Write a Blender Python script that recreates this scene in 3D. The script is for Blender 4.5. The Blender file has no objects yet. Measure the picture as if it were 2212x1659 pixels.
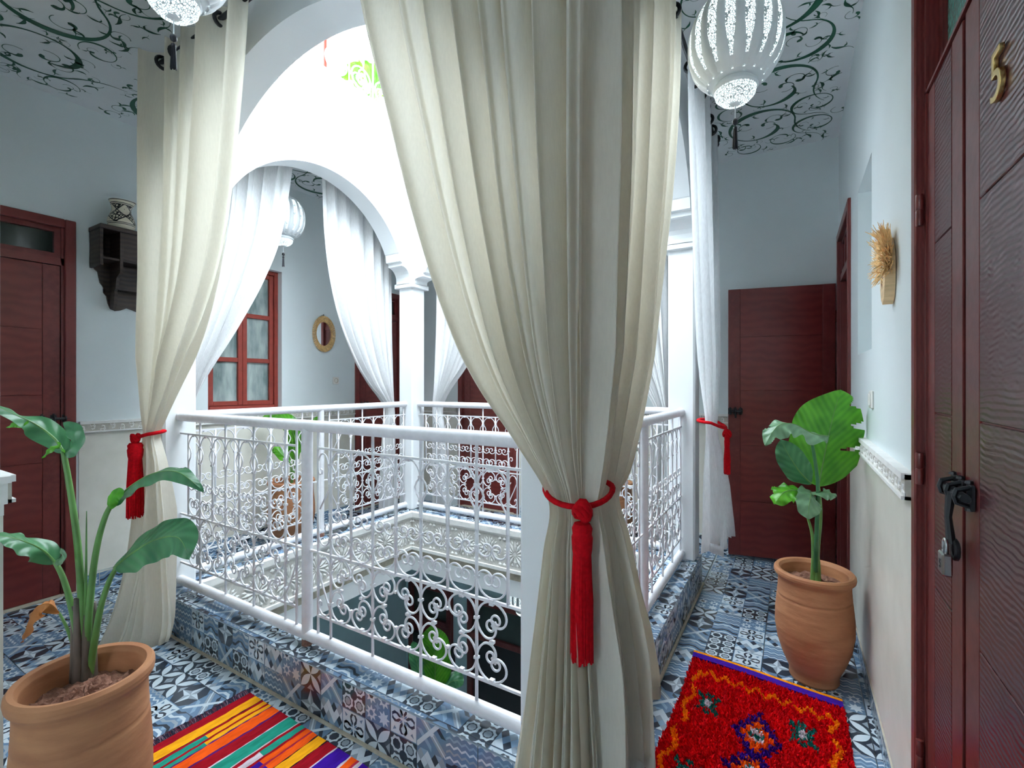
import bpy, math, random
from mathutils import Vector, Matrix
pi = math.pi
random.seed(7)
SC = bpy.context.scene
COL = SC.collection

# ------------------------------------------------------------------ camera, sky, exposure
CAMH, YAW, FPX = 1.35, math.radians(30.9), 1016.0
cam = bpy.data.cameras.new('camera')
cam.sensor_width = 36.0
cam.lens = 36.0 * FPX / 2212.0
cam.clip_start = 0.02
camo = bpy.data.objects.new('camera', cam)
COL.objects.link(camo)
camo.location = (0, 0, CAMH)
camo.rotation_euler = (pi / 2, 0, YAW)
SC.camera = camo

W = bpy.data.worlds.new('overcast_sky')
SC.world = W
W.use_nodes = True
_bg = W.node_tree.nodes['Background']
_bg.inputs[0].default_value = (0.80, 0.91, 1.0, 1)
_bg.inputs[1].default_value = 13.0
SC.view_settings.view_transform = 'Standard'
SC.view_settings.look = 'None'
SC.view_settings.gamma = 1.0
SC.view_settings.use_curve_mapping = False
SC.view_settings.exposure = 0.44
SC.cycles.use_denoising = True
SC.cycles.use_adaptive_sampling = True
SC.cycles.adaptive_threshold = 0.03
SC.cycles.max_bounces = 10
SC.cycles.diffuse_bounces = 7
SC.cycles.transmission_bounces = 8
SC.cycles.sample_clamp_indirect = 6.0

# ------------------------------------------------------------------ layout numbers (metres)
XR, XL, YF, YN = 0.285, -4.0, 4.2, 0.374           # walls: right, left, far, near
ZC = 3.17                                          # gallery ceiling
CX0, CX1, CY0, CY1 = -3.06, -0.63, 1.32, 3.29      # column / balustrade lines
OX0, OX1, OY0, OY1 = -3.16, -0.53, 1.23, 3.39      # curb outside
IX0, IX1, IY0, IY1 = -2.95, -0.77, 1.40, 3.17      # opening of the well
ZS = 0.20                                          # top of curb
XE = -1.81                                         # end of the near wall


def at(u, v, d):
    """point at forward distance d that stands at (u, v) of the measured layout"""
    x, y = (u - 1106.0) / FPX * d, (829.5 - v) / FPX * d
    return Vector((-math.sin(YAW) * d + math.cos(YAW) * x, math.cos(YAW) * d + math.sin(YAW) * x, CAMH + y))


# ------------------------------------------------------------------ mesh helpers
class MB:
    def __init__(s):
        s.v, s.f, s.m, s.uv = [], [], [], None

    def add(s, vs, fs, mi=0):
        b = len(s.v)
        s.v += [tuple(p) for p in vs]
        s.f += [tuple(i + b for i in f) for f in fs]
        s.m += [mi] * len(fs)
        return s

    def box(s, x0, y0, z0, x1, y1, z1, mi=0):
        vs = [(x0, y0, z0), (x1, y0, z0), (x1, y1, z0), (x0, y1, z0), (x0, y0, z1), (x1, y0, z1), (x1, y1, z1), (x0, y1, z1)]
        return s.add(vs, [(0, 3, 2, 1), (4, 5, 6, 7), (0, 1, 5, 4), (1, 2, 6, 5), (2, 3, 7, 6), (3, 0, 4, 7)], mi)

    def cbox(s, x0, y0, z0, x1, y1, z1, c=0.004, mi=0):
        """box with chamfered edges"""
        import bmesh
        bm = bmesh.new()
        r = bmesh.ops.create_cube(bm, size=1.0)
        for v in bm.verts:
            v.co = Vector(((x0 + x1) / 2 + v.co.x * (x1 - x0), (y0 + y1) / 2 + v.co.y * (y1 - y0), (z0 + z1) / 2 + v.co.z * (z1 - z0)))
        bmesh.ops.bevel(bm, geom=list(bm.edges), offset=c, segments=1, affect='EDGES')
        bm.verts.index_update()
        s.add([v.co.copy() for v in bm.verts], [tuple(v.index for v in f.verts) for f in bm.faces], mi)
        bm.free()
        return s

    def prism(s, poly, a, b, fn, mi=0):
        """polygon [(p,q)] extruded from a to b; fn(p,q,t) -> xyz"""
        n = len(poly)
        vs = [fn(p, q, a) for p, q in poly] + [fn(p, q, b) for p, q in poly]
        fs = [tuple(range(n))[::-1], tuple(range(n, 2 * n))]
        fs += [(i, (i + 1) % n, (i + 1) % n + n, i + n) for i in range(n)]
        return s.add(vs, fs, mi)

    def tube(s, path, r, n=8, mi=0, closed=False, caps=True):
        pts = [Vector(p) for p in path]
        k = len(pts)
        rs = r if isinstance(r, (list, tuple)) else [r] * k
        vs, fs = [], []
        up = None
        for i, p in enumerate(pts):
            if closed:
                t = pts[(i + 1) % k] - pts[i - 1]
            else:
                t = pts[min(i + 1, k - 1)] - pts[max(i - 1, 0)]
            if t.length < 1e-9:
                t = Vector((0, 0, 1))
            t.normalize()
            if up is None:
                up = Vector((0, 0, 1)) if abs(t.z) < 0.9 else Vector((1, 0, 0))
            side = t.cross(up)
            if side.length < 1e-6:
                side = t.cross(Vector((0.3, 1, 0.2)))
            side.normalize()
            up = side.cross(t).normalized()
            for j in range(n):
                a = 2 * pi * j / n
                vs.append(p + side * math.cos(a) * rs[i] + up * math.sin(a) * rs[i])
        kk = k if closed else k - 1
        for i in range(kk):
            for j in range(n):
                a, b = i * n + j, i * n + (j + 1) % n
                c, d = ((i + 1) % k) * n + (j + 1) % n, ((i + 1) % k) * n + j
                fs.append((a, b, c, d))
        if caps and not closed:
            fs.append(tuple(range(n))[::-1])
            fs.append(tuple(range((k - 1) * n, k * n)))
        return s.add(vs, fs, mi)

    def lathe(s, prof, n=32, mi=0, c=(0, 0, 0), a0=0.0, a1=2 * pi, wob=None):
        full = abs(a1 - a0 - 2 * pi) < 1e-6
        cols = n if full else n + 1
        vs, fs = [], []
        for r, z in prof:
            for j in range(cols):
                a = a0 + (a1 - a0) * j / n
                rr = r * (wob(a, z) if wob else 1)
                vs.append((c[0] + rr * math.cos(a), c[1] + rr * math.sin(a), c[2] + z))
        for i in range(len(prof) - 1):
            for j in range(n):
                j2 = (j + 1) % cols
                fs.append((i * cols + j, i * cols + j2, (i + 1) * cols + j2, (i + 1) * cols + j))
        return s.add(vs, fs, mi)

    def mesh(s, name, mats, smooth=False):
        me = bpy.data.meshes.new(name)
        me.from_pydata(s.v, [], s.f)
        for m in (mats if isinstance(mats, (list, tuple)) else [mats]):
            me.materials.append(m)
        if len(me.materials) > 1:
            me.polygons.foreach_set('material_index', s.m)
        if smooth:
            me.polygons.foreach_set('use_smooth', [True] * len(s.f))
        if s.uv:
            l = me.uv_layers.new(name='UVMap')
            idx = [0] * len(me.loops)
            me.loops.foreach_get('vertex_index', idx)
            flat = []
            for i in idx:
                flat += s.uv[i]
            l.data.foreach_set('uv', flat)
        me.update()
        return me

    def obj(s, name, mats, parent=None, smooth=False, sharp=None):
        me = s.mesh(name, mats, smooth)
        o = link(name, me, parent)
        if smooth and sharp:
            me.set_sharp_from_angle(angle=math.radians(sharp))
        return o


def link(name, data, parent=None, loc=None, rot=None, scale=None):
    o = bpy.data.objects.new(name, data)
    COL.objects.link(o)
    if parent:
        o.parent = parent
    if loc is not None:
        o.location = loc
    if rot is not None:
        o.rotation_euler = rot
    if scale is not None:
        o.scale = scale
    return o


def tag(o, label=None, cat=None, group=None, kind=None):
    if label: o['label'] = label
    if cat: o['category'] = cat
    if group: o['group'] = group
    if kind: o['kind'] = kind
    return o


def thing(name, label, cat, loc=(0, 0, 0), rz=0.0, group=None, kind=None):
    o = link(name, None, None, loc, (0, 0, rz))
    o.empty_display_size = 0.1
    return tag(o, label, cat, group, kind)


# ------------------------------------------------------------------ materials
def mat(name, col, rough=0.6, metal=0.0, var=0.0, vscale=6.0, bump=0.0, bscale=40.0, spec=0.5, stretch=None, col2=None):
    m = bpy.data.materials.new(name)
    m.use_nodes = True
    nt = m.node_tree
    bs = nt.nodes['Principled BSDF']
    bs.inputs['Base Color'].default_value = (*col, 1)
    bs.inputs['Roughness'].default_value = rough
    bs.inputs['Metallic'].default_value = metal
    bs.inputs['Specular IOR Level'].default_value = spec
    tc = nt.nodes.new('ShaderNodeTexCoord')
    src = tc.outputs['Object']
    if stretch:
        mp = nt.nodes.new('ShaderNodeMapping')
        mp.inputs['Scale'].default_value = stretch
        nt.links.new(src, mp.inputs[0])
        src = mp.outputs[0]
    if var or col2:
        nz = nt.nodes.new('ShaderNodeTexNoise')
        nz.inputs['Scale'].default_value = vscale
        nz.inputs['Detail'].default_value = 6
        nt.links.new(src, nz.inputs['Vector'])
        rp = nt.nodes.new('ShaderNodeValToRGB')
        rp.color_ramp.elements[0].position = 0.32
        rp.color_ramp.elements[1].position = 0.68
        a = col2 if col2 else tuple(c * (1 - var) for c in col)
        b = col if col2 else tuple(min(1, c * (1 + var)) for c in col)
        rp.color_ramp.elements[0].color = (*a, 1)
        rp.color_ramp.elements[1].color = (*b, 1)
        nt.links.new(nz.outputs['Fac'], rp.inputs[0])
        nt.links.new(rp.outputs[0], bs.inputs['Base Color'])
    if bump:
        n2 = nt.nodes.new('ShaderNodeTexNoise')
        n2.inputs['Scale'].default_value = bscale
        n2.inputs['Detail'].default_value = 4
        nt.links.new(src, n2.inputs['Vector'])
        bp = nt.nodes.new('ShaderNodeBump')
        bp.inputs['Strength'].default_value = bump
        bp.inputs['Distance'].default_value = 0.01
        nt.links.new(n2.outputs['Fac'], bp.inputs['Height'])
        nt.links.new(bp.outputs[0], bs.inputs['Normal'])
    return m


def wood(name, c1, c2, wscale=18.0, bump=0.25, rough=0.38, axis='Z', dist=6.0, dscale=1.2, detail=3):
    """stained wood with wavy raised grain"""
    m = bpy.data.materials.new(name)
    m.use_nodes = True
    nt = m.node_tree
    bs = nt.nodes['Principled BSDF']
    bs.inputs['Roughness'].default_value = rough
    tc = nt.nodes.new('ShaderNodeTexCoord')
    wv = nt.nodes.new('ShaderNodeTexWave')
    wv.wave_type = 'BANDS'
    wv.bands_direction = axis
    wv.inputs['Scale'].default_value = wscale
    wv.inputs['Distortion'].default_value = dist
    wv.inputs['Detail'].default_value = detail
    wv.inputs['Detail Scale'].default_value = dscale
    nt.links.new(tc.outputs['Object'], wv.inputs['Vector'])
    nz = nt.nodes.new('ShaderNodeTexNoise')
    nz.inputs['Scale'].default_value = 5
    nz.inputs['Detail'].default_value = 5
    nt.links.new(tc.outputs['Object'], nz.inputs['Vector'])
    mx = nt.nodes.new('ShaderNodeMath')
    mx.operation = 'MULTIPLY_ADD'
    nt.links.new(wv.outputs['Fac'], mx.inputs[0])
    mx.inputs[1].default_value = 0.35
    nt.links.new(nz.outputs['Fac'], mx.inputs[2])
    rp = nt.nodes.new('ShaderNodeValToRGB')
    rp.color_ramp.elements[0].position = 0.35
    rp.color_ramp.elements[1].position = 0.85
    rp.color_ramp.elements[0].color = (*c1, 1)
    rp.color_ramp.elements[1].color = (*c2, 1)
    nt.links.new(mx.outputs[0], rp.inputs[0])
    nt.links.new(rp.outputs[0], bs.inputs['Base Color'])
    bp = nt.nodes.new('ShaderNodeBump')
    bp.inputs['Strength'].default_value = bump
    bp.inputs['Distance'].default_value = 0.004
    nt.links.new(wv.outputs['Fac'], bp.inputs['Height'])
    nt.links.new(bp.outputs[0], bs.inputs['Normal'])
    return m


def cloth(name, col, trans=0.45, through=None):
    m = bpy.data.materials.new(name)
    m.use_nodes = True
    nt = m.node_tree
    nt.nodes.remove(nt.nodes['Principled BSDF'])
    out = nt.nodes['Material Output']
    tc = nt.nodes.new('ShaderNodeTexCoord')
    mp = nt.nodes.new('ShaderNodeMapping')
    mp.inputs['Scale'].default_value = (160, 160, 26)
    nt.links.new(tc.outputs['Object'], mp.inputs[0])
    nz = nt.nodes.new('ShaderNodeTexNoise')
    nz.inputs['Scale'].default_value = 1.0
    nz.inputs['Detail'].default_value = 3
    nt.links.new(mp.outputs[0], nz.inputs['Vector'])
    rp = nt.nodes.new('ShaderNodeValToRGB')
    rp.color_ramp.elements[0].position = 0.3
    rp.color_ramp.elements[1].position = 0.7
    rp.color_ramp.elements[0].color = (*[c * 0.90 for c in col], 1)
    rp.color_ramp.elements[1].color = (*col, 1)
    nt.links.new(nz.outputs['Fac'], rp.inputs[0])
    d = nt.nodes.new('ShaderNodeBsdfDiffuse')
    t = nt.nodes.new('ShaderNodeBsdfTranslucent')
    mx = nt.nodes.new('ShaderNodeMixShader')
    mx.inputs[0].default_value = trans
    bp = nt.nodes.new('ShaderNodeBump')
    bp.inputs['Strength'].default_value = 0.12
    bp.inputs['Distance'].default_value = 0.003
    nt.links.new(nz.outputs['Fac'], bp.inputs['Height'])
    nt.links.new(bp.outputs[0], d.inputs['Normal'])
    nt.links.new(rp.outputs[0], d.inputs['Color'])
    if through: t.inputs['Color'].default_value = (*through, 1)
    else: nt.links.new(rp.outputs[0], t.inputs['Color'])
    nt.links.new(d.outputs[0], mx.inputs[1])
    nt.links.new(t.outputs[0], mx.inputs[2])
    nt.links.new(mx.outputs[0], out.inputs[0])
    return m


def leafmat(name, c1, c2, trans=0.25):
    """veined leaf: UV x runs along the midrib, y across"""
    m = bpy.data.materials.new(name)
    m.use_nodes = True
    nt = m.node_tree
    bs = nt.nodes['Principled BSDF']
    out = nt.nodes['Material Output']
    bs.inputs['Roughness'].default_value = 0.34
    uv = nt.nodes.new('ShaderNodeTexCoord')
    sp = nt.nodes.new('ShaderNodeSeparateXYZ')
    nt.links.new(uv.outputs['UV'], sp.inputs[0])
    ab = nt.nodes.new('ShaderNodeMath'); ab.operation = 'ABSOLUTE'
    nt.links.new(sp.outputs[1], ab.inputs[0])
    ma = nt.nodes.new('ShaderNodeMath'); ma.operation = 'MULTIPLY_ADD'
    nt.links.new(ab.outputs[0], ma.inputs[0]); ma.inputs[1].default_value = -0.16
    nt.links.new(sp.outputs[0], ma.inputs[2])
    mu = nt.nodes.new('ShaderNodeMath'); mu.operation = 'MULTIPLY'
    nt.links.new(ma.outputs[0], mu.inputs[0]); mu.inputs[1].default_value = 150.0
    sn = nt.nodes.new('ShaderNodeMath'); sn.operation = 'SINE'
    nt.links.new(mu.outputs[0], sn.inputs[0])
    nz = nt.nodes.new('ShaderNodeTexNoise'); nz.inputs['Scale'].default_value = 9
    nt.links.new(uv.outputs['Object'], nz.inputs['Vector'])
    ad = nt.nodes.new('ShaderNodeMath'); ad.operation = 'MULTIPLY_ADD'
    nt.links.new(sn.outputs[0], ad.inputs[0]); ad.inputs[1].default_value = 0.055
    nt.links.new(nz.outputs['Fac'], ad.inputs[2])
    rp = nt.nodes.new('ShaderNodeValToRGB')
    rp.color_ramp.elements[0].position = 0.3; rp.color_ramp.elements[1].position = 0.75
    rp.color_ramp.elements[0].color = (*c1, 1); rp.color_ramp.elements[1].color = (*c2, 1)
    nt.links.new(ad.outputs[0], rp.inputs[0])
    nt.links.new(rp.outputs[0], bs.inputs['Base Color'])
    bp = nt.nodes.new('ShaderNodeBump'); bp.inputs['Strength'].default_value = 0.25; bp.inputs['Distance'].default_value = 0.003
    nt.links.new(sn.outputs[0], bp.inputs['Height'])
    nt.links.new(bp.outputs[0], bs.inputs['Normal'])
    t = nt.nodes.new('ShaderNodeBsdfTranslucent')
    nt.links.new(rp.outputs[0], t.inputs['Color'])
    mx = nt.nodes.new('ShaderNodeMixShader'); mx.inputs[0].default_value = trans
    nt.links.new(bs.outputs[0], mx.inputs[1]); nt.links.new(t.outputs[0], mx.inputs[2])
    nt.links.new(mx.outputs[0], out.inputs[0])
    return m


M = {}
M['wall'] = mat('white_wall_paint', (0.77, 0.83, 0.84), 0.55, var=0.03, vscale=2.0, bump=0.03, bscale=14)
M['tadelakt'] = mat('polished_plaster_dado', (0.78, 0.75, 0.67), 0.35, vscale=5, col2=(0.66, 0.63, 0.55), bump=0.04, bscale=10)
M['plastershade'] = mat('shade_toned_plaster_ground', (0.47, 0.445, 0.39), 0.85, var=0.15, vscale=25)  # shadows between the dado scrolls, painted as a darker ground colour
M['bandshade'] = mat('recess_shade_plaster', (0.62, 0.60, 0.56), 0.85, var=0.12, vscale=60)  # recess shade behind the rosettes, put into the base colour
M['plaster'] = mat('carved_white_plaster', (0.85, 0.84, 0.81), 0.7, var=0.05, vscale=20)
M['white'] = mat('arcade_white_paint', (0.86, 0.88, 0.89), 0.5, bump=0.04, bscale=12)
M['ceil'] = mat('ceiling_paint', (0.74, 0.76, 0.78), 0.6, var=0.02)
M['green'] = mat('dark_green_paint', (0.008, 0.085, 0.045), 0.5)
M['iron'] = mat('white_painted_iron', (0.80, 0.79, 0.82), 0.32, var=0.05, vscale=30)
M['rust'] = mat('rusty_iron', (0.22, 0.10, 0.07), 0.7, var=0.5, vscale=60)
M['black'] = mat('black_iron', (0.012, 0.014, 0.017), 0.4, bump=0.1)
M['maroon'] = wood('maroon_stained_wood', (0.125, 0.015, 0.013), (0.175, 0.026, 0.022), 5, 0.04, 0.30, 'Z', 6.0, 1.5, 5)
M['maroon_v'] = wood('maroon_stained_stile', (0.105, 0.014, 0.012), (0.180, 0.032, 0.028), 30, 0.06, 0.32, 'Y', 3.0)
M['maroon_wave'] = wood('maroon_wavy_veneer', (0.075, 0.012, 0.014), (0.120, 0.026, 0.028), 27, 0.22, 0.27, 'Z', 5.0, .7, 1.5)
M['winred'] = mat('brick_red_window_paint', (0.26, 0.035, 0.022), 0.45, var=0.15, vscale=20)
M['brown'] = wood('dark_brown_wood', (0.016, 0.010, 0.008), (0.055, 0.034, 0.026), 10, 0.2, 0.5, 'Z', 3.0)
M['linen'] = cloth('linen_curtain', (0.83, 0.80, 0.74), 0.46, (0.84, 0.785, 0.645))
M['sheer'] = cloth('white_voile_curtain', (0.94, 0.94, 0.94), 0.27)
M['voile'] = cloth('white_cotton_curtain', (0.93, 0.94, 0.95), 0.55)
M['red'] = mat('red_cord', (0.50, 0.002, 0.008), 0.8, var=0.2, vscale=90, spec=0.12)
M['terra'] = mat('terracotta', (0.45, 0.205, 0.092), 0.7, vscale=7, col2=(0.34, 0.135, 0.060), bump=0.15, bscale=22, stretch=(1, 1, 3.5))
M['soil'] = mat('red_soil', (0.30, 0.145, 0.095), 0.95, vscale=40, col2=(0.16, 0.07, 0.045), bump=0.9, bscale=60)
M['leaf'] = leafmat('banana_leaf_bright', (0.035, 0.20, 0.008), (0.13, 0.46, 0.025), 0.35)
M['leafd'] = leafmat('strelitzia_leaf_dark', (0.020, 0.115, 0.045), (0.080, 0.26, 0.105), 0.15)
M['leafg'] = leafmat('leaf_underside', (0.085, 0.19, 0.095), (0.19, 0.34, 0.19), 0.2)
M['dead'] = mat('withered_leaf', (0.42, 0.15, 0.035), 0.7, var=0.35, vscale=14)
M['stem'] = mat('leaf_stem', (0.10, 0.23, 0.055), 0.4, var=0.3, vscale=9)
M['sheath'] = mat('dry_stem_sheath', (0.17, 0.13, 0.11), 0.6, vscale=30, col2=(0.045, 0.038, 0.025), stretch=(1, 1, .25))
M['brass'] = mat('brass', (0.72, 0.52, 0.20), 0.25, 1.0)
M['steel'] = mat('steel', (0.6, 0.6, 0.6), 0.25, 1.0)
M['mirror'] = mat('mirror_glass', (0.9, 0.9, 0.9), 0.02, 1.0)
M['darkpane'] = mat('dark_transom_glass', (0.05, 0.062, 0.055), 0.12, var=0.3, vscale=3)
M['frost'] = mat('frosted_green_glass', (0.10, 0.30, 0.26), 0.25, col2=(0.03, 0.13, 0.11), vscale=70, bump=0.8, bscale=90)
M['winglass'] = mat('window_glass_with_net', (0.42, 0.48, 0.46), 0.08, col2=(0.12, 0.17, 0.17), vscale=4.5, stretch=(1, 2.6, 0.7))
M['rattan'] = mat('rattan', (0.60, 0.38, 0.16), 0.7, var=0.3, vscale=60, bump=0.4, bscale=90)
M['straw'] = mat('raffia_straw', (0.78, 0.50, 0.22), 0.8, var=0.3, vscale=50)
M['beech'] = mat('pale_wood', (0.66, 0.47, 0.26), 0.55, var=0.15, vscale=12, stretch=(1, 1, 8))
M['socket'] = mat('switch_plastic', (0.80, 0.78, 0.74), 0.35)
M['grout'] = mat('sandy_grout', (0.52, 0.47, 0.37), 0.9, var=0.15, vscale=30)
M['floorbed'] = mat('grey_grout', (0.50, 0.53, 0.55), 0.85)
M['lampwhite'] = mat('white_lacquered_metal', (0.82, 0.86, 0.88), 0.35)
M['tasselblack'] = mat('black_silk', (0.010, 0.010, 0.018), 0.4)
M['bead'] = mat('glass_bead', (0.75, 0.78, 0.82), 0.1)
M['stone'] = mat('pale_floor_marble', (0.66, 0.70, 0.72), 0.4, var=0.08)
M['lowwall'] = mat('lower_wall_paint', (0.50, 0.66, 0.70), 0.6, var=0.04)
M['uwall'] = mat('terrace_wall_paint', (0.86, 0.87, 0.88), 0.7)


def lacemat():
    """pierced sheet lit from inside: rosettes of round holes glow, the web between them is white metal"""
    m = bpy.data.materials.new('pierced_lamp_sheet')
    m.use_nodes = True
    nt = m.node_tree
    bs = nt.nodes['Principled BSDF']
    out = nt.nodes['Material Output']
    bs.inputs['Base Color'].default_value = (0.72, 0.80, 0.82, 1)
    bs.inputs['Roughness'].default_value = 0.4
    tc = nt.nodes.new('ShaderNodeTexCoord')
    vo = nt.nodes.new('ShaderNodeTexVoronoi')
    vo.feature = 'DISTANCE_TO_EDGE'
    vo.inputs['Scale'].default_value = 120
    vo.inputs['Randomness'].default_value = 0.7
    nt.links.new(tc.outputs['Object'], vo.inputs['Vector'])
    gt = nt.nodes.new('ShaderNodeMath'); gt.operation = 'GREATER_THAN'
    nt.links.new(vo.outputs['Distance'], gt.inputs[0]); gt.inputs[1].default_value = 0.11
    em = nt.nodes.new('ShaderNodeEmission')
    em.inputs[0].default_value = (0.80, 0.97, 1.0, 1)
    em.inputs[1].default_value = 1.7
    mx = nt.nodes.new('ShaderNodeMixShader')
    nt.links.new(gt.outputs[0], mx.inputs[0])
    nt.links.new(bs.outputs[0], mx.inputs[1]); nt.links.new(em.outputs[0], mx.inputs[2])
    nt.links.new(mx.outputs[0], out.inputs[0])
    return m


M['lace'] = lacemat()
TC = [mat('tile_white', (0.60, 0.69, 0.75), 0.16), mat('tile_blue', (0.135, 0.225, 0.345), 0.16),
      mat('tile_dark', (0.030, 0.040, 0.058), 0.16), mat('tile_grey', (0.30, 0.36, 0.42), 0.16),
      mat('tile_pale_blue', (0.26, 0.39, 0.54), 0.16)]
WH, BL, DK, GY, PB = range(5)

# ------------------------------------------------------------------ printed tiles: each tile is 3 x 3 patches
def _lens(x0, y0, x1, y1, w, n=6):
    dx, dy = x1 - x0, y1 - y0
    L = math.hypot(dx, dy)
    nx, ny = -dy / L, dx / L
    a = [(x0 + dx * t / n + nx * w * math.sin(pi * t / n), y0 + dy * t / n + ny * w * math.sin(pi * t / n)) for t in range(n + 1)]
    b = [(x0 + dx * t / n - nx * w * math.sin(pi * t / n), y0 + dy * t / n - ny * w * math.sin(pi * t / n)) for t in range(n - 1, 0, -1)]
    return a + b


def _ngon(cx, cy, r, n, a0=0.0, r2=None):
    k = n * 2 if r2 else n
    return [(cx + (r if (not r2 or i % 2 == 0) else r2) * math.cos(a0 + 2 * pi * i / k),
             cy + (r if (not r2 or i % 2 == 0) else r2) * math.sin(a0 + 2 * pi * i / k)) for i in range(k)]


def _band(pts, w):
    return [(x, y + w / 2) for x, y in pts] + [(x, y - w / 2) for x, y in pts[::-1]]


def p_cross():
    return BL, [([(0, .5), (.5, 0), (.5, .16), (.16, .5)], PB), ([(1, .5), (.5, 1), (.5, .84), (.84, .5)], DK),
                ([(0, .03), (.03, 0), (1, .97), (.97, 1)], WH), ([(0, .97), (.03, 1), (1, .03), (.97, 0)], WH),
                ([(0, .13), (0, .03), (.97, 1), (.87, 1)], WH), ([(0, .87), (.13, 1), (1, .13), (.87, 0)], GY),
                ([(.40, .5), (.5, .40), (.6, .5), (.5, .6)], WH)]


def p_petal():
    o = []
    for x0, y0, x1, y1 in ((0, 0, .5, .5), (.5, .5, 1, 1), (0, 1, .5, .5), (.5, .5, 1, 0), (0, 0, 0, 1), (0, 0, 1, 0), (1, 0, 1, 1), (0, 1, 1, 1)):
        if abs(x1 - x0) == .5:
            o.append((_lens(x0, y0, x1, y1, .13), WH))
    for c in ((.5, 0), (.5, 1), (0, .5), (1, .5)):
        o.append((_ngon(c[0], c[1], .17, 4), GY))
    return DK, o


def p_star4():
    o = []
    for k in range(4):
        a = pi / 2 * k
        for sgn, c in ((1, WH), (-1, GY)):
            b = a + sgn * pi / 4
            o.append(([(.5, .5), (.5 + .5 * math.cos(a), .5 + .5 * math.sin(a)), (.5 + .2 * math.cos(b), .5 + .2 * math.sin(b))], c))
    for x, y in ((0, 0), (1, 0), (0, 1), (1, 1)):
        o.append((_ngon(x, y, .22, 4), BL))
    return DK, o


def p_zig():
    o = []
    for k in range(6):
        y = .08 + k * .17
        pts = [(i / 8, y + (.05 if i % 2 else -.03)) for i in range(9)]
        o.append((_band(pts, .062), (WH, GY, WH, PB, WH, GY)[k]))
    return (BL, o)


def p_diamond():
    o = []
    for i in range(4):
        for j in range(3):
            cx, cy = (i + .5) / 4, (j + .5) / 3
            o.append(([(cx, cy - .165), (cx + .123, cy), (cx, cy + .165), (cx - .123, cy)], (WH, DK, GY)[(i + j) % 3]))
    for i in range(5):
        for j in range(4):
            cx, cy = i / 4, j / 3
            o.append(([(cx, cy - .165), (cx + .123, cy), (cx, cy + .165), (cx - .123, cy)], (WH, PB, WH, BL)[(i * 2 + j) % 4]))
    return (BL, o)


def p_octo():
    o = []
    for x in (.25, .75):
        for y in (.25, .75):
            o.append((_ngon(x, y, .245, 8, pi / 8, .20), WH))
            o.append((_ngon(x, y, .15, 8, pi / 8), DK))
            o.append((_ngon(x, y, .115, 8, 0), GY))
    return (DK, o)


def p_burst():
    o = []
    for x in (.25, .75):
        for y in (.25, .75):
            o.append((_ngon(x, y, .24, 8, 0, .13), WH))
            o.append((_ngon(x, y, .09, 6), BL if (x < .5) == (y < .5) else DK))
    o.append((_ngon(.5, .5, .13, 4, 0, .06), PB))
    return (BL, o)


def p_arab():
    o = [([(0.03, .03), (.97, .03), (.97, .97), (.03, .97)], WH)]
    for k in range(4):
        a = pi / 2 * k + pi / 4
        c, s = math.cos(a), math.sin(a)
        R = lambda x, y: (.5 + x * c - y * s, .5 + x * s + y * c)
        for sg in (1, -1):
            pts = [(.08, .03), (.22, .04), (.34, .12), (.36, .24), (.28, .30), (.29, .22), (.25, .13), (.12, .10)]
            o.append(([R(x, sg * y) for x, y in pts], DK))
        o.append(([R(.42, -.05), R(.56, 0), R(.42, .05)], BL))
        o.append((_lens(*R(.04, 0), *R(.2, 0), .03), BL))
    return (BL, o)


def p_wave():
    o = []
    for k, c in enumerate((WH, DK, GY, WH, DK)):
        y = .06 + .22 * k
        pts = [(0, y - .06), (.18, y - .06), (.38, y + .09), (.62, y + .09), (.82, y - .06), (1, y - .06)]
        o.append((_band(pts, .10), c))
    o.append((_ngon(.5, .30, .09, 6), PB))
    o.append((_ngon(.5, .74, .09, 6), PB))
    return (BL, o)


PATS = [p_cross(), p_petal(), p_star4(), p_zig(), p_diamond(), p_octo(), p_burst(), p_arab(), p_wave()]
T = 0.385
VARIANTS = [[0, 5, 4, 2, 8, 7, 1, 3, 6], [5, 4, 8, 7, 0, 3, 6, 2, 1], [3, 0, 2, 4, 6, 1, 8, 5, 7],
            [6, 4, 5, 3, 7, 8, 1, 2, 0], [4, 7, 1, 0, 5, 6, 2, 8, 3]]


def clip(poly, x0, y0, x1, y1):
    for ax, lim, sg in ((0, x0, 1), (0, x1, -1), (1, y0, 1), (1, y1, -1)):
        out = []
        for i in range(len(poly)):
            a, b = poly[i - 1], poly[i]
            ia, ib = (a[ax] - lim) * sg >= 0, (b[ax] - lim) * sg >= 0
            if ia != ib:
                t = (lim - a[ax]) / (b[ax] - a[ax])
                out.append((a[0] + t * (b[0] - a[0]), a[1] + t * (b[1] - a[1])))
            if ib:
                out.append(b)
        poly = out
        if len(poly) < 3:
            return []
    return poly


_tilecache = {}


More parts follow.
